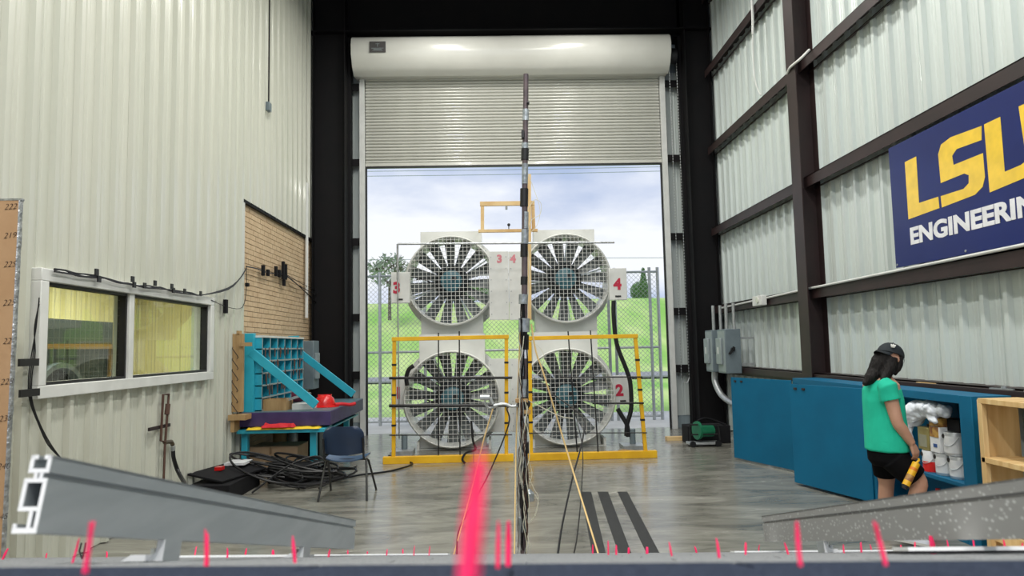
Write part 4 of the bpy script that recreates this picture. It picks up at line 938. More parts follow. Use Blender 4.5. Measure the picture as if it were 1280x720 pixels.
# small lettering underneath: bottom line follows the photograph
p0, p1 = PX(1139, 306.5, BX), PX(1280, 272.5, BX); h0 = PX(1137, 287.5, BX).z - p0.z
me_w = text_mesh('ENGINEERI', 1.0, .0, .0); x_w = max(v.co.x for v in me_w.vertices); hcap = max(v.co.y for v in me_w.vertices)
wid = (p0.y - PX(1270, 275, BX).y)
sz = h0 / hcap
place_text('lettering', 'ENGINEERING', sz, M['white_l'], bn, (BX - .008, p0.y, p0.z + .01), (0, -1, 0), (0, 0, 1), extr=.002, offset=.009, sx=wid / (x_w * sz))
for yy in (yl - .03, 6.3, 5.0): b = B(); b.cyl((BX - .012, yy, zb3 + .03), (BX - .005, yy, zb3 + .03), .012, 8); b.obj('grommet', M['galv'], bn)
# conduit and junction box on the girt
b = B(); b.tube([PX(902, 385, XR - .22), PX(1005, 362, XR - .22), (XR - .22, 4.0, GZ[1] + .03), (XR - .22, YF + .2, GZ[1] + .03)], .016, 8)
top(b.obj('conduit', M['white']), 'thin white conduit running along the girt under the banner', 'pipe')
jb = thing('junction_box', 'small white junction box on the girt left of steel column', 'box', tuple(PX(952, 376, XR - .24)))
p = PX(952, 376, XR - .24); b = B(); b.box((XR - .32, p.y - .20, p.z - .08), (XR - .23, p.y + .20, p.z + .08)); b.obj('box', M['white'], jb, bevel=.01); b = B(); b.cyl((XR - .335, p.y - .04, p.z + .01), (XR - .32, p.y - .04, p.z + .01), .05, 12); b.obj('cover', M['hood'], jb)
G = lambda px, py, o_=.24: PX(px, py, XR - o_)
b = B(); b.tube([G(940, 0), G(941, 20), G(941, 43)], .022, 8); b.tube([G(941, 43), G(942, 80), G(945, 105), G(951, 119)], .010, 6, smooth=4); top(b.obj('cable', M['white']), 'white cable hanging across the top right girts', 'cable')
b = B(); b.tube([G(984, 92, .30), G(988, 84, .33), G(1000, 74, .33), (G(1012, 62, .22))], .018, 8, smooth=4); top(b.obj('cable', M['white']), 'short white cable looping over the steel column flange', 'cable')
# =================================================================== BLUE CABINETS
def wallbox(name, x0, x1, y0, y1, z0, z1, t=.02): return None
CXF, CXB = 3.88, 4.20
def cabinet(y0, y1, label, stile, rear):
    t = thing('storage_cabinet', label, 'cabinet', (4.05, (y0 + y1) / 2, 0), 'blue cabinets along the right wall')
    b = B(); T_ = .02
    b.box((CXF, y0, 0), (CXB, y0 + T_, 1.2)); b.obj('side_panel', M['steelblue'], t)
    b = B(); b.box((CXF, y1 - T_, 0), (CXB, y1, 1.2)); b.obj('side_panel', M['steelblue'], t)
    b = B(); b.box((CXF, y0, 1.2), (CXB, y1, 1.22)); b.obj('top_panel', M['steelblue'], t)
    b = B(); b.box((CXB - .012, y0 + T_, .1), (CXB, y1 - T_, 1.2)); b.obj('back_panel', M['steelblue'], t)
    b = B(); b.box((CXF, y0 + T_, .06), (CXB - .012, y1 - T_, .08)); b.obj('bottom_panel', M['steelblue'], t)
    b = B(); b.box((CXF - .005, y0 + T_, .455), (CXB - .012, y1 - T_, .485)); b.obj('shelf', M['steelblue'], t)
    b = B(); b.box((CXF - .015, y0, 0), (CXF, y0 + stile, 1.22)); b.box((CXF - .015, y0 + stile, 1.15), (CXF, y1, 1.22)); b.box((CXF - .015, y1 - .05, 0), (CXF, y1, 1.15)); b.box((CXF - .015, y0 + stile, 0), (CXF, y1 - .05, .08)); b.obj('face_frame', M['steelblue'], t, bevel=.003)
    (hx, hy), (ex, ey) = rear
    d = Vector((ex - hx, ey - hy, 0)); n = Vector((-d.y, d.x, 0)).normalized() * .02
    b = B(); a, c = Vector((hx, hy, 0)), Vector((ex, ey, 0))
    vs = [a, c, c + n, a + n]; b.add([(v.x, v.y, .03) for v in vs] + [(v.x, v.y, 1.19) for v in vs], [(0,1,2,3), (4,5,6,7), (0,1,5,4), (1,2,6,5), (2,3,7,6), (3,0,4,7)])
    dr = b.obj('door', M['steelblue'], t, bevel=.003)
    b = B(); u = d.normalized(); m_ = n.normalized()
    for k, off in enumerate((.10, .24)):
        p = c - u * off; b.box((p.x - .03, p.y - .03, 1.125), (p.x + .03, p.y + .03, 1.15))
    b.obj('latch', M['ink'], dr)
    return t
cabinet(5.76, 7.36, 'blue cabinet standing open with paint cans and a white cloth', .16, ((3.87, 7.37), (3.54, 8.53)))
cabinet(7.40, 9.26, 'blue cabinet farther along the wall with door swung open', .05, ((3.86, 9.27), (3.46, 10.44)))
def can(px_, y_, z, r_, h_, mt_, label, group, band=None, handle=True):
    t = thing('paint_can', label, 'can', (px_, y_, z), group)
    b = B(); b.lathe([(r_ * .97, 0), (r_, .004), (r_, h_ - .006), (r_ * .97, h_), (r_ * .88, h_ - .006), (.005, h_ - .006)], (px_, y_, z), 'z', 20); b.obj('body', M[mt_], t)
    if band: b = B(); b.lathe([(r_ + .001, 0), (r_ + .0012, h_ * .48), (r_ - .002, h_ * .48), (r_ - .002, 0)], (px_, y_, z + .003), 'z', 20, True); b.obj('label_band', M[band], t)
    else: b = B(); b.lathe([(r_ + .001, h_ * .12), (r_ + .0012, h_ * .84), (r_ - .002, h_ * .84), (r_ - .002, h_ * .12)], (px_, y_, z), 'z', 20, True); b.obj('label_band', M['canlabel'], t)
    if handle: b = B(); b.tube([(px_ - .02, y_ - r_ - .004, z + h_ * .8), (px_ - r_ * .75, y_ - r_ * .75, z + h_ * .5), (px_ - r_ - .008, y_ - .01, z + h_ * .42), (px_ - r_ * .75, y_ + r_ * .7, z + h_ * .55)], .003, 5, smooth=4); b.obj('handle', M['galv'], t)
    b = B(); b.cyl((px_ - r_ - .001, y_ + .03, z + h_ * .82), (px_ - r_ + .01, y_ + .03, z + h_ * .82), .02, 10); b.obj('ear', M['blk'], t)
g_ = 'paint cans in the blue cabinet'; cz = .486
can(3.99, 6.540, cz, .082, .19, 'canlabel', 'white paint can with red lower half on cabinet shelf', g_, 'red')
can(4.00, 6.360, cz, .083, .19, 'can', 'white paint can with wire handle beside the red and white can', g_)
can(4.01, 6.180, cz, .083, .19, 'can', 'grey white paint can nearest the cabinet stile, lower row', g_)
can(4.01, 6.230, cz + .191, .085, .20, 'can', 'white paint can with label on top of the lower cans', g_)
t = thing('metal_tin', 'gold rectangular tin on top of the lower paint cans', 'can', (3.99, 6.570, cz + .191), None)
b = B(); b.box((3.93, 6.480, cz + .191), (4.06, 6.650, cz + .40)); b.obj('body', M['gold'], t, bevel=.008); b = B(); b.box((3.926, 6.510, cz + .22), (3.93, 6.620, cz + .33)); b.obj('label', mat('tin_label', (.30, .30, .22), .5), t); b = B(); b.cyl((3.99, 6.560, cz + .40), (3.99, 6.560, cz + .425), .02, 10); b.obj('lid', M['blk'], t)
t = thing('metal_tin', 'white tin with brown and yellow label between gold tin and white can', 'can', (3.99, 6.390, cz + .191), None)
b = B(); b.box((3.93, 6.320, cz + .191), (4.05, 6.465, cz + .42)); b.obj('body', M['canlabel'], t, bevel=.006); b = B(); b.box((3.926, 6.330, cz + .33), (3.93, 6.455, cz + .42)); b.obj('label', M['brownl'], t); b = B(); b.box((3.926, 6.360, cz + .24), (3.93, 6.410, cz + .27)); b.obj('label', M['bluel'], t)
b = B(); b.box((4.0, 6.140, cz + .393), (4.16, 6.310, cz + .50)); top(b.obj('black_carton', M['blkm'], bevel=.004), 'black carton on top of the upper white paint can', 'box')
b = B(); b.box((3.935, 6.330, cz + .422), (4.10, 6.470, cz + .50)); top(b.obj('brown_carton', M['brownl'], bevel=.004), 'small brown carton on the white tin', 'box')
b = B(); b.box((3.90, 6.105, cz + .12), (3.95, 6.120, cz + .19)); 
for k, (y_, z_, m2, l) in enumerate(((6.490, .09, 'redc', 'dark red bottle on cabinet bottom below the shelf'), (6.320, .09, 'greyl', 'grey bottle on cabinet bottom below the shelf'), (6.170, .09, 'canlabel', 'white bottle on cabinet bottom below the shelf'))):
    b = B(); b.lathe([(.05, 0), (.052, .02), (.052, .18), (.02, .22), (.02, .26), (.005, .26)], (3.99, y_, .081), 'z', 14); top(b.obj('bottle', M[m2]), l, 'bottle')
# crumpled cloth
b = B(); rnd = random.Random(3)
for c_, r_ in (((3.95, 6.650, 1.03), .10), ((3.96, 6.520, 1.06), .085), ((3.94, 6.390, 1.06), .07), ((3.96, 6.270, 1.06), .06), ((3.95, 6.730, .96), .085), ((3.93, 6.820, .90), .05)): b.ball(c_, r_, 14, 10, (1.1, 1.2, .95))
b.tube([(3.94, 6.710, .97), (3.91, 6.770, .86), (3.90, 6.730, .76), (3.91, 6.700, .70)], [.05, .04, .03, .015], 8); b.tube([(3.94, 6.470, 1.02), (3.92, 6.370, .98), (3.91, 6.310, .95)], [.05, .04, .02], 8)
root = thing('white_cloth', 'crumpled white cloth heaped on the cans in blue cabinet', 'cloth', (3.95, 6.570, .9))
o = fused(b, 'cloth', M['whitecloth'], root, .009, 4)
for v in o.data.vertices:
    n_ = noise.noise(v.co * 14) + .5 * noise.noise(v.co * 30); v.co += v.normal * (.022 * n_)
# =================================================================== PINE SHELF, TIMBER, BOXES
ps = thing('pine_shelf', 'unpainted open pine shelf unit at right edge beside the blue cabinet', 'shelf', (3.95, 4.9, 0))
b = B(); b.box((3.76, 5.50, 0), (4.06, 5.54, 1.215)); b.obj('side_board', M['woodh'], ps, bevel=.003)
b = B(); b.box((3.74, 5.46, 0), (3.78, 5.50, 1.19)); b.obj('stile', M['woodh'], ps, bevel=.003)
b = B(); b.box((3.74, 3.9, 1.19), (3.78 + .28, 5.50, 1.23)); b.obj('top_board', M['wood'], ps, bevel=.003)
b = B(); b.box((3.74, 3.9, .74), (4.04, 5.50, .78)); b.obj('shelf_board', M['wood'], ps, bevel=.003)
b = B(); b.box((3.74, 3.9, .06), (4.04, 5.50, .10)); b.obj('shelf_board', M['wood'], ps, bevel=.003)
b = B(); b.bar((3.78, 5.45, .20), (3.95, 5.0, .11), .03, .08); b.obj('brace', M['wood'], ps)
b = B(); b.box((3.74, 3.86, 0), (4.04, 3.90, 1.23)); b.obj('side_board', M['woodh'], ps, bevel=.003)
b = B(); b.bar((3.16, 5.62, .02), (3.98, 5.55, .02), .10, .038); top(b.obj('timber_plank', M['wood'], bevel=.003), 'pine plank lying on the floor below the blue cabinet', 'wood')
b = B(); p = PX(1165, 474, XR - .15); b.bar((XR - .2, 7.2, 1.258), (XR - .14, 6.5, 1.258), .05, .008); b.obj('scrap', M['wood'])
top(bpy.data.objects['scrap'], 'thin tan wood scrap lying on the brown wall sill', 'wood')
for k, (y_, l) in enumerate(((5.95, 'small metal bracket on the wall sill above blue cabinet end'), (5.55, 'small metal hook on the wall sill above pine shelf'))):
    b = B(); b.bar((XR - .25, y_ + .12, 1.262), (XR - .20, y_ - .1, 1.262), .03, .012); b.cyl((XR - .22, y_, 1.257), (XR - .22, y_, 1.285), .02, 8); top(b.obj('metal_bracket', M['galv']), l, 'bracket')
# disconnect boxes
def disconnect(x0, y0, label):
    t = thing('disconnect_box', label, 'electrical box', (x0 + .1, y0 + .2, 1.17), 'grey switch boxes by the right corner')
    b = B(); b.box((x0, y0, 1.17), (x0 + .27, y0 + .42, 1.93)); b.obj('case', M['grey'], t, bevel=.008)
    b = B(); b.box((x0 - .005, y0 + .02, 1.2), (x0, y0 + .40, 1.90)); b.obj('side_cover', M['greyl'], t)
    b = B(); b.box((x0 - .045, y0 + .14, 1.32), (x0 - .005, y0 + .40, 1.78)); b.obj('front_cover', M['greyl'], t, bevel=.012)
    b = B(); b.box((x0 - .049, y0 + .24, 1.50), (x0 - .045, y0 + .30, 1.62)); b.obj('tag', M['white'], t)
    b = B(); b.bar((x0 + .05, y0 - .05, 1.50), (x0 + .14, y0 - .04, 1.62), .03, .04); b.cyl((x0 + .12, y0, 1.58), (x0 + .12, y0 - .05, 1.58), .035, 10); b.obj('lever', M['blk'], t)
    for k in (.07, .20):
        b = B(); b.cyl((x0 + k, y0 + .1, 1.93), (x0 + k, y0 + .1, 2.38), .028, 10); b.obj('conduit', M['galv'], t)
    b = B(); b.box((x0 + .27, y0 + .05, 1.3), (XR - .05, y0 + .09, 1.34)); b.box((x0 + .27, y0 + .05, 1.75), (XR - .05, y0 + .09, 1.79)); b.obj('strut', M['galv'], t)
disconnect(3.93, 12.12, 'grey disconnect switch box nearer the camera with black lever')
disconnect(3.93, 12.85, 'grey disconnect switch box behind, next to dark corner column')
b = B(); b.tube([(4.0, 13.0, 1.17), (4.0, 13.0, .98), (4.05, 12.8, .75), (4.15, 12.4, .62), (4.3, 12.0, .55), (4.38, 11.6, .5)], .055, 12, smooth=4); b.tube([(4.38, 11.6, .5), (4.38, 11.4, .0)], .055, 12); top(b.obj('conduit_bend', M['galv']), 'thick grey conduit bending from switch boxes behind the blue door', 'pipe')
# green machine
gm = thing('green_compressor', 'small green machine on black frame on floor by dark column', 'machine', (3.45, 11.9, 0))
b = B(); b.cyl((3.34, 11.85, .24), (3.58, 11.93, .24), .095, 18); b.obj('motor', M['gmach'], gm); b = B(); b.cyl((3.33, 11.84, .26), (3.29, 11.83, .26), .15, 18); b.obj('fan_cover', M['gmach'], gm)
b = B(); b.box((3.15, 11.75, .03), (3.68, 12.0, .07)); b.obj('base', M['galv'], gm, bevel=.01)
for x_ in (3.2, 3.62): b = B(); b.cyl((x_, 11.72, .05), (x_, 11.76, .05), .05, 12); b.obj('wheel', M['blk'], gm)
b = B(); b.tube([(3.17, 11.78, .1), (3.17, 11.78, .36), (3.64, 11.78, .36), (3.66, 11.78, .1)], .016, 6); b.tube([(3.17, 11.78, .20), (3.66, 11.78, .20)], .012, 6); b.obj('frame', M['blk'], gm)
b = B(); b.box((3.22, 12.1, 0), (3.95, 12.5, .30)); b.tube([(3.3, 12.2, .3), (3.5, 12.15, .42), (3.7, 12.2, .38), (3.9, 12.15, .3)], .02, 6, smooth=4); top(b.obj('black_crate', M['blkm'], bevel=.01), 'black crate with cables behind the small green machine', 'crate')
b = B(); b.box((2.98, 12.6, 0), (3.3, 12.75, .06)); top(b.obj('wood_block', M['wood']), 'small pine block by right door jamb behind the machine', 'wood')
# =================================================================== PERSON
PYd = 6.05; TH = R(20); FWD = Vector((cos(TH), sin(TH), 0)); RT = Vector((sin(TH), -cos(TH), 0)); UP = Vector((0, 0, 1))
J = lambda px, py, dy=0: PY(px, py, PYd + dy)
base = J(1112, 600); pr = thing('person', 'person in green t-shirt, black shorts and backwards dark cap beside blue cabinet', 'person', (base.x, PYd, 0))
def ell(c, a, b_, n=20, up=None, f=None, r_=None):
    f = f or FWD; r_ = r_ or RT; return [c + r_ * (a * cos(2*pi*k/n)) + f * (b_ * sin(2*pi*k/n)) for k in range(n)]
b = B()
# torso core, neck, head
tc_ = [(1111, 575, .15, .11), (1109, 555, .15, .11), (1106, 525, .15, .10), (1103, 495, .17, .11), (1101, 480, .17, .10), (1102, 472, .09, .08), (1104, 466, .055, .06), (1108, 458, .052, .06)]
b.loft([ell(J(x, y), a, c) for x, y, a, c in tc_])
hd = J(1113, 447); HF = (FWD * .93 - UP * .36).normalized(); HU = (UP * .93 + FWD * .36).normalized()
def H(f, r_, u): return hd + HF * f + RT * r_ + HU * u
head = []
for u, ff, fb, a in ((-.125, .060, -.02, .02), (-.115, .075, -.03, .036), (-.095, .085, -.055, .055), (-.06, .088, -.082, .066), (-.02, .088, -.095, .073), (.02, .087, -.100, .076), (.06, .080, -.096, .073), (.09, .060, -.075, .058), (.108, .03, -.04, .03)):
    c = H((ff + fb) / 2, 0, u); head.append([c + HF * ((ff - fb) / 2 * sin(2*pi*k/20)) + RT * (a * cos(2*pi*k/20)) for k in range(20)])
b.loft(head)
b.tube([H(.085, 0, .015), H(.105, 0, -.015), H(.112, 0, -.03), H(.090, 0, -.04)], [.008, .011, .013, .010], 8)      # nose
b.ball(H(.086, 0, -.066), .014, 8, 6, (1, 1.2, .7)); b.ball(H(.083, 0, -.108), .018, 8, 6)
for s in (-1, 1): b.ball(H(-.005, s * .078, -.015), .024, 10, 8, (.8, .5, 1.2)); b.ball(H(.078, s * .03, .012), .016, 8, 6)
# arms
def limb(pts, rad, seg=14): b.tube(pts, rad, seg, smooth=4)
sR, eR, wR = J(1108, 481, -.16), J(1122, 528, -.20), J(1140, 555, -.20)
limb([sR, sR.lerp(eR, .5) , eR, eR.lerp(wR, .35), wR], [.060, .054, .046, .046, .030])
sL, eL, wL = J(1108, 481, .16) , J(1108, 530, .22), J(1122, 560, .24)
limb([sL, sL.lerp(eL, .5), eL, eL.lerp(wL, .35), wL], [.055, .048, .040, .040, .026])
# hands: palm and five fingers
def hand(w, d, spread, back, curl, scale=1.0):
    """w wrist, d direction of the fingers, spread axis towards the thumb, back normal of the back of the hand"""
    d = d.normalized(); spread = (spread - d * spread.dot(d)).normalized(); bk = d.cross(spread) * (1 if d.cross(spread).dot(back) > 0 else -1); ln = (.072, .080, .074, .060)
    for i in range(4):
        o = (.030 - .020 * i); k0 = w + d * .012 + spread * o * .55; k1 = w + d * (.088 - .005 * abs(i - 1)) + spread * o
        b.tube([w + spread * o * .3, k0 + d * .01, k1], [.017, .0165, .0125], 8)
        p = k1; dd = d; L_ = ln[i] * scale
        for s_, fr in ((0, .45), (1, .32), (2, .25)):
            dd = (dd * cos(curl[s_]) - bk * sin(curl[s_])).normalized(); q_ = p + dd * L_ * fr; b.tube([p, q_], [.0100 - .001 * s_, .0092 - .001 * s_], 8); b.ball(q_, .0092 - .001 * s_, 8, 6); p = q_
    t0 = w + d * .025 + spread * .020; t1 = t0 + d * .032 + spread * .022 - bk * .012; t2 = t1 + d * .034 + spread * .004 - bk * .014; t3 = t2 + d * .024 - spread * .006 - bk * .008
    b.tube([t0, t1, t2, t3], [.017, .0135, .0115, .0085], 8)
dR = (J(1148, 574, -.20) - wR); hand(wR, dR, FWD, RT, (.45, .6, .5))
hand(wL, (FWD * .2 - UP), FWD, -RT, (.3, .4, .3))
# legs
hL, kL, aL = J(1106, 572, .10), J(1108, 604, .14), J(1105, 665, .20)
limb([hL, hL.lerp(kL, .55), kL, kL.lerp(aL, .3), aL], [.095, .080, .062, .060, .038])
hR, kR, aR = J(1116, 572, -.08), J(1149, 602, -.14), J(1135, 667, -.12)
limb([hR, hR.lerp(kR, .5), kR, kR.lerp(aR, .3), aR], [.098, .085, .063, .060, .038])
fused(b, 'body', M['skin'], pr, .0055, 3)
# shirt
b = B()
b.loft([ell(J(x, y), a, c, 28) for x, y, a, c in ((1109, 562.5, .190, .152), (1108, 545, .185, .148), (1105.5, 520, .180, .140), (1103.5, 500, .185, .136), (1102, 487, .178, .122), (1101.5, 478, .140, .10), (1102, 473, .09, .08), (1103, 470, .072, .074))])
b.tube([sR + Vector((-.01, .03, .01)), sR + Vector((.005, -.015, -.02)), sR.lerp(eR, .22), sR.lerp(eR, .42)], [.066, .078, .080, .082], 18)
b.tube([sL + Vector((-.01, -.03, .0)), sL.lerp(eL, .22), sL.lerp(eL, .42)], [.078, .085, .083], 18)
o = fused(b, 'shirt', M['green'], pr, .007, 5)
for v in o.data.vertices:
    n_ = noise.noise(Vector((v.co.x * 9, v.co.y * 9, v.co.z * 3.0))) ; v.co += v.normal * (.010 * n_)
# shorts
b = B()
b.loft([ell(J(x, y), a, c, 24) for x, y, a, c in ((1109, 552, .165, .13), (1110, 565, .175, .145), (1111, 575, .175, .145), (1112, 582, .14, .12))])
b.tube([hL, hL.lerp(kL, .35), J(1107.5, 594, .13)], [.108, .105, .098], 18)
b.tube([hR, hR.lerp(kR, .45), J(1144, 597, -.13)], [.115, .112, .104], 18)
fused(b, 'shorts', M['short'], pr, .008, 3)
# hair
b = B()
b.tube([J(1108, 445), J(1101, 455), J(1095, 466), J(1087, 474, -.02), J(1080, 481, -.03)], [.095, .085, .072, .050, .018], 14)
b.tube([J(1114, 448, -.05), J(1113, 458, -.07), J(1108, 468, -.09), J(1102, 477, -.12)], [.055, .052, .045, .014], 12); b.tube([J(1106, 452, .05), J(1097, 468, .06), J(1088, 482, .05)], [.07, .06, .02], 12)
b.tube([H(.03, .072, .03), H(.035, .074, -.04), H(.028, .07, -.10), H(.01, .07, -.15)], [.022, .026, .024, .010], 10)
o = fused(b, 'hair', M['hair'], pr, .006, 2)
for v in o.data.vertices: v.co += v.normal * .005 * noise.noise(Vector((v.co.x * 60, v.co.y * 60, v.co.z * 6)))
# cap worn backwards
b = B(); CF = HF; rings = []
for i in range(8):
    t_ = i / 7 * pi / 2; rr_ = cos(t_); rings.append([H(-.006, 0, .022) + HF * ((.116 * rr_ + .002) * sin(2*pi*k/24)) + RT * ((.098 * rr_ + .002) * cos(2*pi*k/24)) + HU * (.105 * sin(t_)) for k in range(24)])
b.loft(rings); b.ball(H(-.006, 0, .128), .008, 8, 6)
cp = b.obj('cap', M['cap'], pr)
b = B(); vs = []
for j in range(2):
    for i in range(13):
        a = (i / 12 - .5) * 2.0
        for rr_, zz in ((.098, .022), (.172, -.002)):
            vs.append(H(-.006, 0, 0) - HF * (cos(a) * (rr_ if rr_ < .1 else .165)) + RT * (sin(a) * .09 * (1 if rr_ < .1 else .95)) + HU * (zz + .004 * j - (.012 * abs(sin(a)) if rr_ > .1 else 0)))
fs = []
for i in range(12): a = 2*i; fs += [(a, a+1, a+3, a+2), (26+a, 26+a+2, 26+a+3, 26+a+1), (a+1, a+27, a+29, a+3), (a, a+2, a+28, a+26)]
fs += [(0, 26, 27, 1), (24, 25, 51, 50)]
b.add(vs, fs); b.obj('cap_brim', M['cap'], cp)
b = B(); lc = H(-.075, .070, .062); ln_ = (-HF * .62 + RT * .6 + HU * .5).normalized(); lu = (HU - ln_ * HU.dot(ln_)).normalized(); lr = lu.cross(ln_)
for ang_ in (-.65, 0, .65):
    dv = lu * cos(ang_) + lr * sin(ang_); sd_ = lu * -sin(ang_) + lr * cos(ang_)
    pts = [(0, 0), (.008, .009), (.009, .019), (0, .033), (-.009, .019), (-.008, .009)]; g = [lc + ln_ * .016 + dv * q_ + sd_ * p_x for p_x, q_ in pts]; g2 = [v - ln_ * .008 for v in g]
    n = 6; b.add(g + g2, [tuple(range(6)), tuple(range(6, 12))[::-1]] + [(i, (i+1) % 6, 6 + (i+1) % 6, 6 + i) for i in range(6)])
for k in (-.004, -.009): b.bar(lc + ln_ * .014 + lu * k - lr * .014, lc + ln_ * .014 + lu * k + lr * .014, .004, .0022, tuple(lu))
b.obj('emblem', M['white'], cp, label='white three-leaf emblem on the cap')
# glasses
b = B()
b.tube([H(-.0, .080, .005), H(.06, .076, .012), H(.098, .058, .012)], .0025, 6)
for s in (-1, 1): b.tube([H(.100, s * .032 + .024 * cos(a), .004 + .018 * sin(a)) for a in [2*pi*k/14 for k in range(15)]], .0024, 6)
b.obj('glasses', M['galv'], pr)
# shoes
def shoe(heel, toe, nm='shoe'):
    f = (toe - heel); L_ = f.length; f.normalize(); s = f.cross(UP).normalized(); u = s.cross(f)
    b = B(); sh = []
    for t_, w_, h_ in ((-.02, .02, .05), (0, .032, .085), (.05, .036, .095), (.12, .038, .075), (.18, .043, .052), (.23, .042, .042), (.265, .032, .034), (.285, .012, .02)):
        c = heel + f * t_; sh.append([c + s * (w_ * cos(2*pi*k/14)) + u * (.018 + max(0, sin(2*pi*k/14)) * h_ - .004 * (sin(2*pi*k/14) < 0)) for k in range(14)])
    b.loft(sh); o = b.obj(nm, M['whitecloth'], pr)
    b = B(); so_ = []
    for t_, w_ in ((-.025, .018), (0, .036), (.1, .036), (.19, .046), (.24, .044), (.275, .034), (.292, .012)):
        c = heel + f * t_; so_.append([c - s * w_, c + s * w_, c + s * w_ + u * .02, c - s * w_ + u * .02])
    b.loft(so_); b.obj('sole', M['white'], o); return o
ft = J(1162, 682.5, -.17); hl = J(1122, 672, -.13); ft.z = max(ft.z, .012)
ft = Vector((ft.x, ft.y, .006)); hv = (Vector((hl.x, hl.y, .05)) - ft).normalized() * .285
shoe(ft + hv, ft)
h2 = Vector((aL.x - .05, aL.y, .0)); shoe(h2 + Vector((0, 0, .0)), h2 + FWD * .285)
# sealant tube held in the right hand
st = thing('sealant_tube', 'yellow sealant tube held hanging from the right hand of person', 'tube', tuple(J(1138, 592, -.22)))
t0, t1 = J(1145.5, 579, -.235), J(1132, 607, -.26)
b = B(); b.cyl(t0, t1, .030, 18); b.obj('tube', M['yellow'], st)
d_ = (t1 - t0); b = B(); b.cyl(t0 + d_ * .55, t0 + d_ * .80, .0306, 18); b.obj('print', M['brownl'], st)
b = B(); b.cyl(t0 + d_ * .22, t0 + d_ * .34, .0306, 18); b.obj('print', mat('orange_print', (.75, .22, .01), .5), st)
b = B(); b.cyl(t1 - d_ * .03, t1 + d_ * .12, .029, 16, .022); b.obj('end_cap', M['blk'], st)
hp = J(1148, 573, -.22); b = B(); b.tube([t0, t0.lerp(hp, .6) + Vector((.012, 0, 0)), hp], [.010, .009, .008], 8); b.obj('nozzle', M['yellow'], st)
# =================================================================== FOREGROUND ROOF MODEL WITH RAILS
AL, SL, DEL = R(3.8), R(15.6), .009
ED = Vector((sin(AL) * cos(SL), cos(AL) * cos(SL), -sin(SL))); EC = Vector((cos(AL), -sin(AL), 0)); EN = EC.cross(ED)
def RL(u, v, w_): return EYE + EC * u + ED * v + EN * (w_ - DEL)
def LOC(px, py, v):
    d = ray(px, py); k = v / d.dot(ED); return k * d.dot(EC), k * d.dot(EN) + DEL      # (u, w) of the ray where it reaches v
VE = 2.55; UL, UR = -2.0, 2.15
rf = thing('roof_mockup', 'shingled test roof sloping away under the camera with pink tufts', 'roof', tuple(RL(0, VE, -.1)), None)
def rbox(b, u0, u1, v0, v1, w0, w1): return b.add([RL(u, v, w_) for w_ in (w0, w1) for v in (v0, v1) for u in (u0, u1)], [(0, 1, 3, 2), (4, 6, 7, 5), (0, 4, 5, 1), (1, 5, 7, 3), (3, 7, 6, 2), (2, 6, 4, 0)])
b = B(); rbox(b, UL, UR, -.4, VE, -.05, -.006); b.obj('deck', M['plank'], rf)
b = B(); b.box((-1.75, .1, 0), (1.95, 2.30, .95)); b.obj('base_walls', M['dust'], rf)
# shingles: one object each, in overlapping courses
off = W[rf.name]; ex, tw = .142, .305
def shingle_mesh(mtl, seed):
    b = B(); rn = random.Random(seed); n = 9; vs = []
    b.add([EC * u + ED * v + EN * w_ for (u, v, w_) in ((.002, 0, -.006), (tw - .002, 0, -.006), (tw - .002, ex + .004, -.006), (.002, ex + .004, -.006), (.002, 0, -.0045), (tw - .002, 0, -.0045), (tw - .002, ex + .004, 0), (.002, ex + .004, 0))],
          [(0, 3, 2, 1), (4, 5, 6, 7), (0, 1, 5, 4), (1, 2, 6, 5), (2, 3, 7, 6), (3, 0, 4, 7)])
    return b.mesh('shingle', mtl)
sm1, sm2 = shingle_mesh(M['shingle_blue'], 1), shingle_mesh(M['shingle'], 2)
v = VE; course = 0; cnt = 0
while v > .0:
    v -= ex; u = UL - (tw / 2 if course % 2 else 0)
    lim = .95 * max(v, .15) + .75
    while u < UR - .05:
        if -lim - tw < u < lim: link_mesh('shingle', sm1 if v < .56 else sm2, rf, RL(max(u, UL), v, 0) - off); cnt += 1
        u += tw
    course += 1
b = B(); rbox(b, UL, UR, VE, VE + .03, -.09, -.001); b.obj('drip_edge', M['steelblue' if 0 else 'galv'], rf)
# tufts
TU = [(3,700,10,685,5),(58,698,59,691,3),(93,700,100,672,5),(108,712,116,650,9),(134,698,134,689,3),(244,695,246,681,2.5),(258,703,258,661,7),(285,699,285,684,4),(306,697,308,685,3),(341,699,341,686,4),(369,702,366,668,5),
 (411,701,413,686,4),(435,696,435,687,2.5),(458,700,459,689,3),(483,698,484,686,3),(503,696,503,686,3),(517,694,518,681,2.5),(536,694,537,681,2.5),(583,745,600,558,26),(622,703,623,650,6.5),(635,697,636,650,7),
 (741,690,741,680,2.5),(760,690,760,675,3),(770,695,770,680,3),(786,696,786,684,3),(809,696,809,683,4),(841,697,837,676,4),(871,692,868,682,3),(898,698,895,671,5),(932,695,932,676,3.5),(948,689,949,681,2.5),(985,696,980,678,4),(999,699,995,647,7),
 (1056,696,1054,680,3),(1077,691,1076,677,3),(1090,689,1088,680,2.5),(1104,702,1092,650,8),(1127,688,1126,680,2.5),(1144,688,1144,676,3),(1166,689,1163,669,8),(1186,687,1184,674,3),(1218,688,1216,674,3),(1257,688,1254,671,3.5),(1278,688,1277,678,4)]
rnd = random.Random(11)
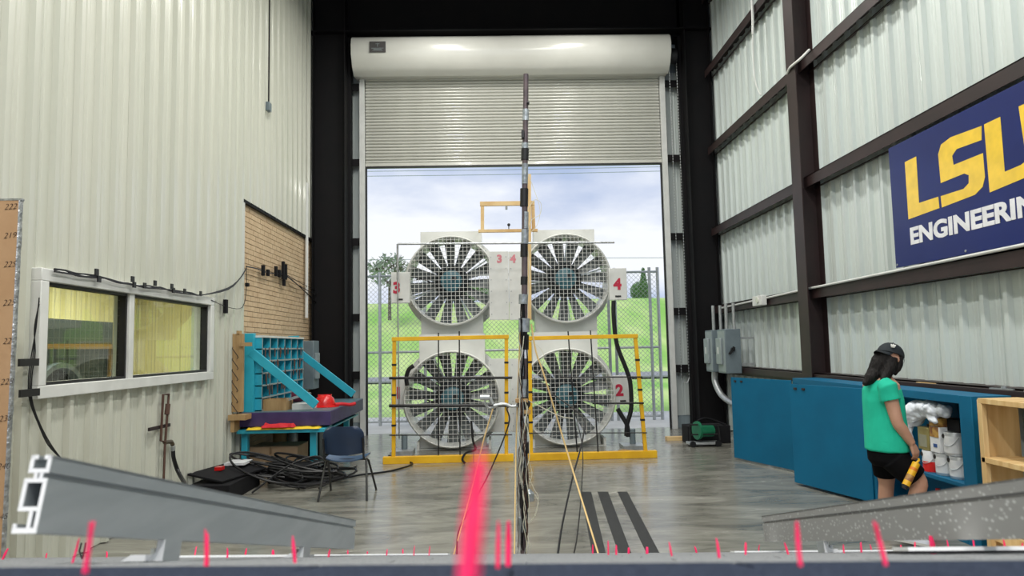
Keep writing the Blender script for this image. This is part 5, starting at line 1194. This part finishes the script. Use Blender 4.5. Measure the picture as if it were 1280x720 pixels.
for xb, yb1, xt, yt, wp in TU:
    d = max(.15, min(2.2, 23.5 / (yb1 - yt))); v = d / .94
    if xb == 583: v = .155
    ub, _ = LOC(xb, yb1, v); ut, wt = LOC(xt, yt, v); hw = wp / F * d * .42
    b = B(); wt = max(wt, .008)
    for k in range(4 if wp > 5 else 2):
        du = rnd.uniform(-.6, .6) * hw; b.tube([RL(ub + du, v + rnd.uniform(-.002, .002), -.002), RL(ub * .5 + ut * .5 + du * 1.1, v, wt * .5), RL(ut + du * rnd.uniform(.3, 1.2), v + rnd.uniform(-.002, .002), wt * rnd.uniform(.86, 1.0))], [hw * .62, hw * .66, hw * .30], 6, smooth=3)
    b.obj('tuft', M['tuft'], rf)
# rails
PROF = [(0, .0245, 0, .0045), (.0215, .0245, .0045, .0085), (0, .0032, .0045, .021), (.0075, .0105, .0045, .021), (0, .023, .021, .0245), (0, .023, .0485, .052), (0, .0034, .0245, .0485), (.0196, .023, .0245, .0485),
        (.0055, .0083, .052, .058), (.0112, .014, .052, .058), (0, .021, .058, .0615), (0, .0032, .0615, .075), (.0178, .021, .0615, .075), (.0, .0068, .0715, .075), (.0142, .021, .0715, .075)]
def rail(name_l, near, far, side, mtl, feet, matcut):
    """near / far: (u, w_top, v) of the visible face; side +1 puts the section to the left of the face"""
    p0 = RL(near[0], near[2], near[1]); t = thing('mounting_rail', name_l, 'rail', tuple(p0), 'aluminium rails on the test roof')
    def pt(x, h, s):
        u = near[0] + (far[0] - near[0]) * s; w_ = near[1] + (far[1] - near[1]) * s; vv = near[2] + (far[2] - near[2]) * s
        return RL(u - side * x, vv, w_ - .075 + h)
    b = B(); c = B()
    for x0, x1, h0, h1 in PROF:
        b.add([pt(x, h, s) for s in (0, 1) for h in (h0, h1) for x in (x0, x1)], [(0, 1, 3, 2), (4, 6, 7, 5), (0, 4, 5, 1), (1, 5, 7, 3), (3, 7, 6, 2), (2, 6, 4, 0)])
        c.add([pt(x, h, s) for s in (-.0009, -.00001) for h in (h0 - .0003, h1 + .0003) for x in (x0 - .0003, x1 + .0003)], [(0, 1, 3, 2), (4, 6, 7, 5), (0, 4, 5, 1), (1, 5, 7, 3), (3, 7, 6, 2), (2, 6, 4, 0)])
    b.obj('extrusion', mtl, t); c.obj('cut_end', matcut, t)
    for (s, toe) in feet:
        u = near[0] + (far[0] - near[0]) * s; w_ = near[1] - .075 + (far[1] - near[1]) * s; vv = near[2] + (far[2] - near[2]) * s
        b = B(); q_ = lambda x: u - side * x
        rbox(b, q_(0), q_(.010), vv, vv + .045, 0, w_ + .001); b.obj('foot', M['alu'], t)
        b = B(); rbox(b, q_(.0), q_(.010), vv - .0012, vv, 0, w_ + .001)
        poly = [(.010, 0), (.010 + toe, 0), (.010 + toe - .012, .008), (.014, .008), (.010, .012)]
        b.prism(poly, lambda p, q2_, tt: RL(q_(p), tt, q2_), vv - .0012, vv + .045); b.obj('foot_toe', M['aluc'], t)
        b = B(); b.cyl(RL(q_(.022), vv + .02, .008), RL(q_(.022), vv + .02, .016), .006, 6); b.obj('bolt', M['galv'], t)
vn, vf = .715, 2.02
nu, nw = LOC(66, 569, vn); fu, fw = LOC(445, 650, vf); print('RAIL L', nu, nw, fu, fw, LOC(47, 665, vn), LOC(440, 685, vf))
rail('grey aluminium mounting rail with bright cut end, left side', (nu, nw, vn), (fu, fw, vf), 1, M['alu'], ((.20, .045), (.66, .030)), M['aluc'])
vf2, vm = 2.33, .98
fu, fw = LOC(952, 645, vf2); mu, mw = LOC(1280, 597, vm); k = (.55 - vm) / (vf2 - vm); print('RAIL R', fu, fw, mu, mw, LOC(952, 675, vf2), LOC(1280, 668, vm))
rail('light spotted aluminium mounting rail on the right side', (mu + (fu - mu) * k, mw + (fw - mw) * k, .55), (fu, fw, vf2), -1, M['aluspot'], ((.70, .030),), M['aluc'])
# thin metal strips lying on the roof
def strip(px0, px1, v, dv, w0, w1, mtl, name, label):
    u0, _ = LOC(px0, 690, v); u1, _ = LOC(px1, 690, v); b = B(); rbox(b, u0, u1, v, v + dv, w0, w1); top(b.obj(name, mtl), label, 'strip')
strip(215, 385, 1.75, .05, 0.0005, .005, M['aluc'], 'flashing_strip', 'thin white metal strip on roof below the left rail')
strip(372, 560, 2.1, .05, 0.0005, .004, M['aluc'], 'flashing_strip', 'thin white metal strip on roof beyond end of left rail')
strip(918, 1130, 2.2, .05, 0.0005, .004, M['aluc'], 'flashing_strip', 'thin white metal strip on roof below the right rail')
strip(1128, 1420, 1.12, .05, 0.0005, .0045, M['blk'], 'gap_shadow_strip', 'black strip put in as gap shadow under the bright bar at right')  # black strip stands in for the shadow in the gap below the bar
strip(1136, 1420, 1.12, .05, 0.0046, .010, M['aluc'], 'flat_bar', 'bright white flat bar on the roof at right edge')
# wire scraps under the left rail
b = B(); b.tube([RL(*((LOC(104, 668, 1.4)[0]), 1.4, .03)), RL(LOC(100, 684, 1.4)[0], 1.4, .015), RL(LOC(103, 697, 1.4)[0], 1.4, .001)], .0015, 4); b.tube([RL(LOC(109, 668, 1.4)[0], 1.4, .03), RL(LOC(106, 684, 1.4)[0], 1.4, .015), RL(LOC(103, 697, 1.4)[0], 1.4, .001)], .0015, 4)
top(b.obj('wire', M['blk']), 'thin black wire legs under the left rail behind pink tufts', 'wire')
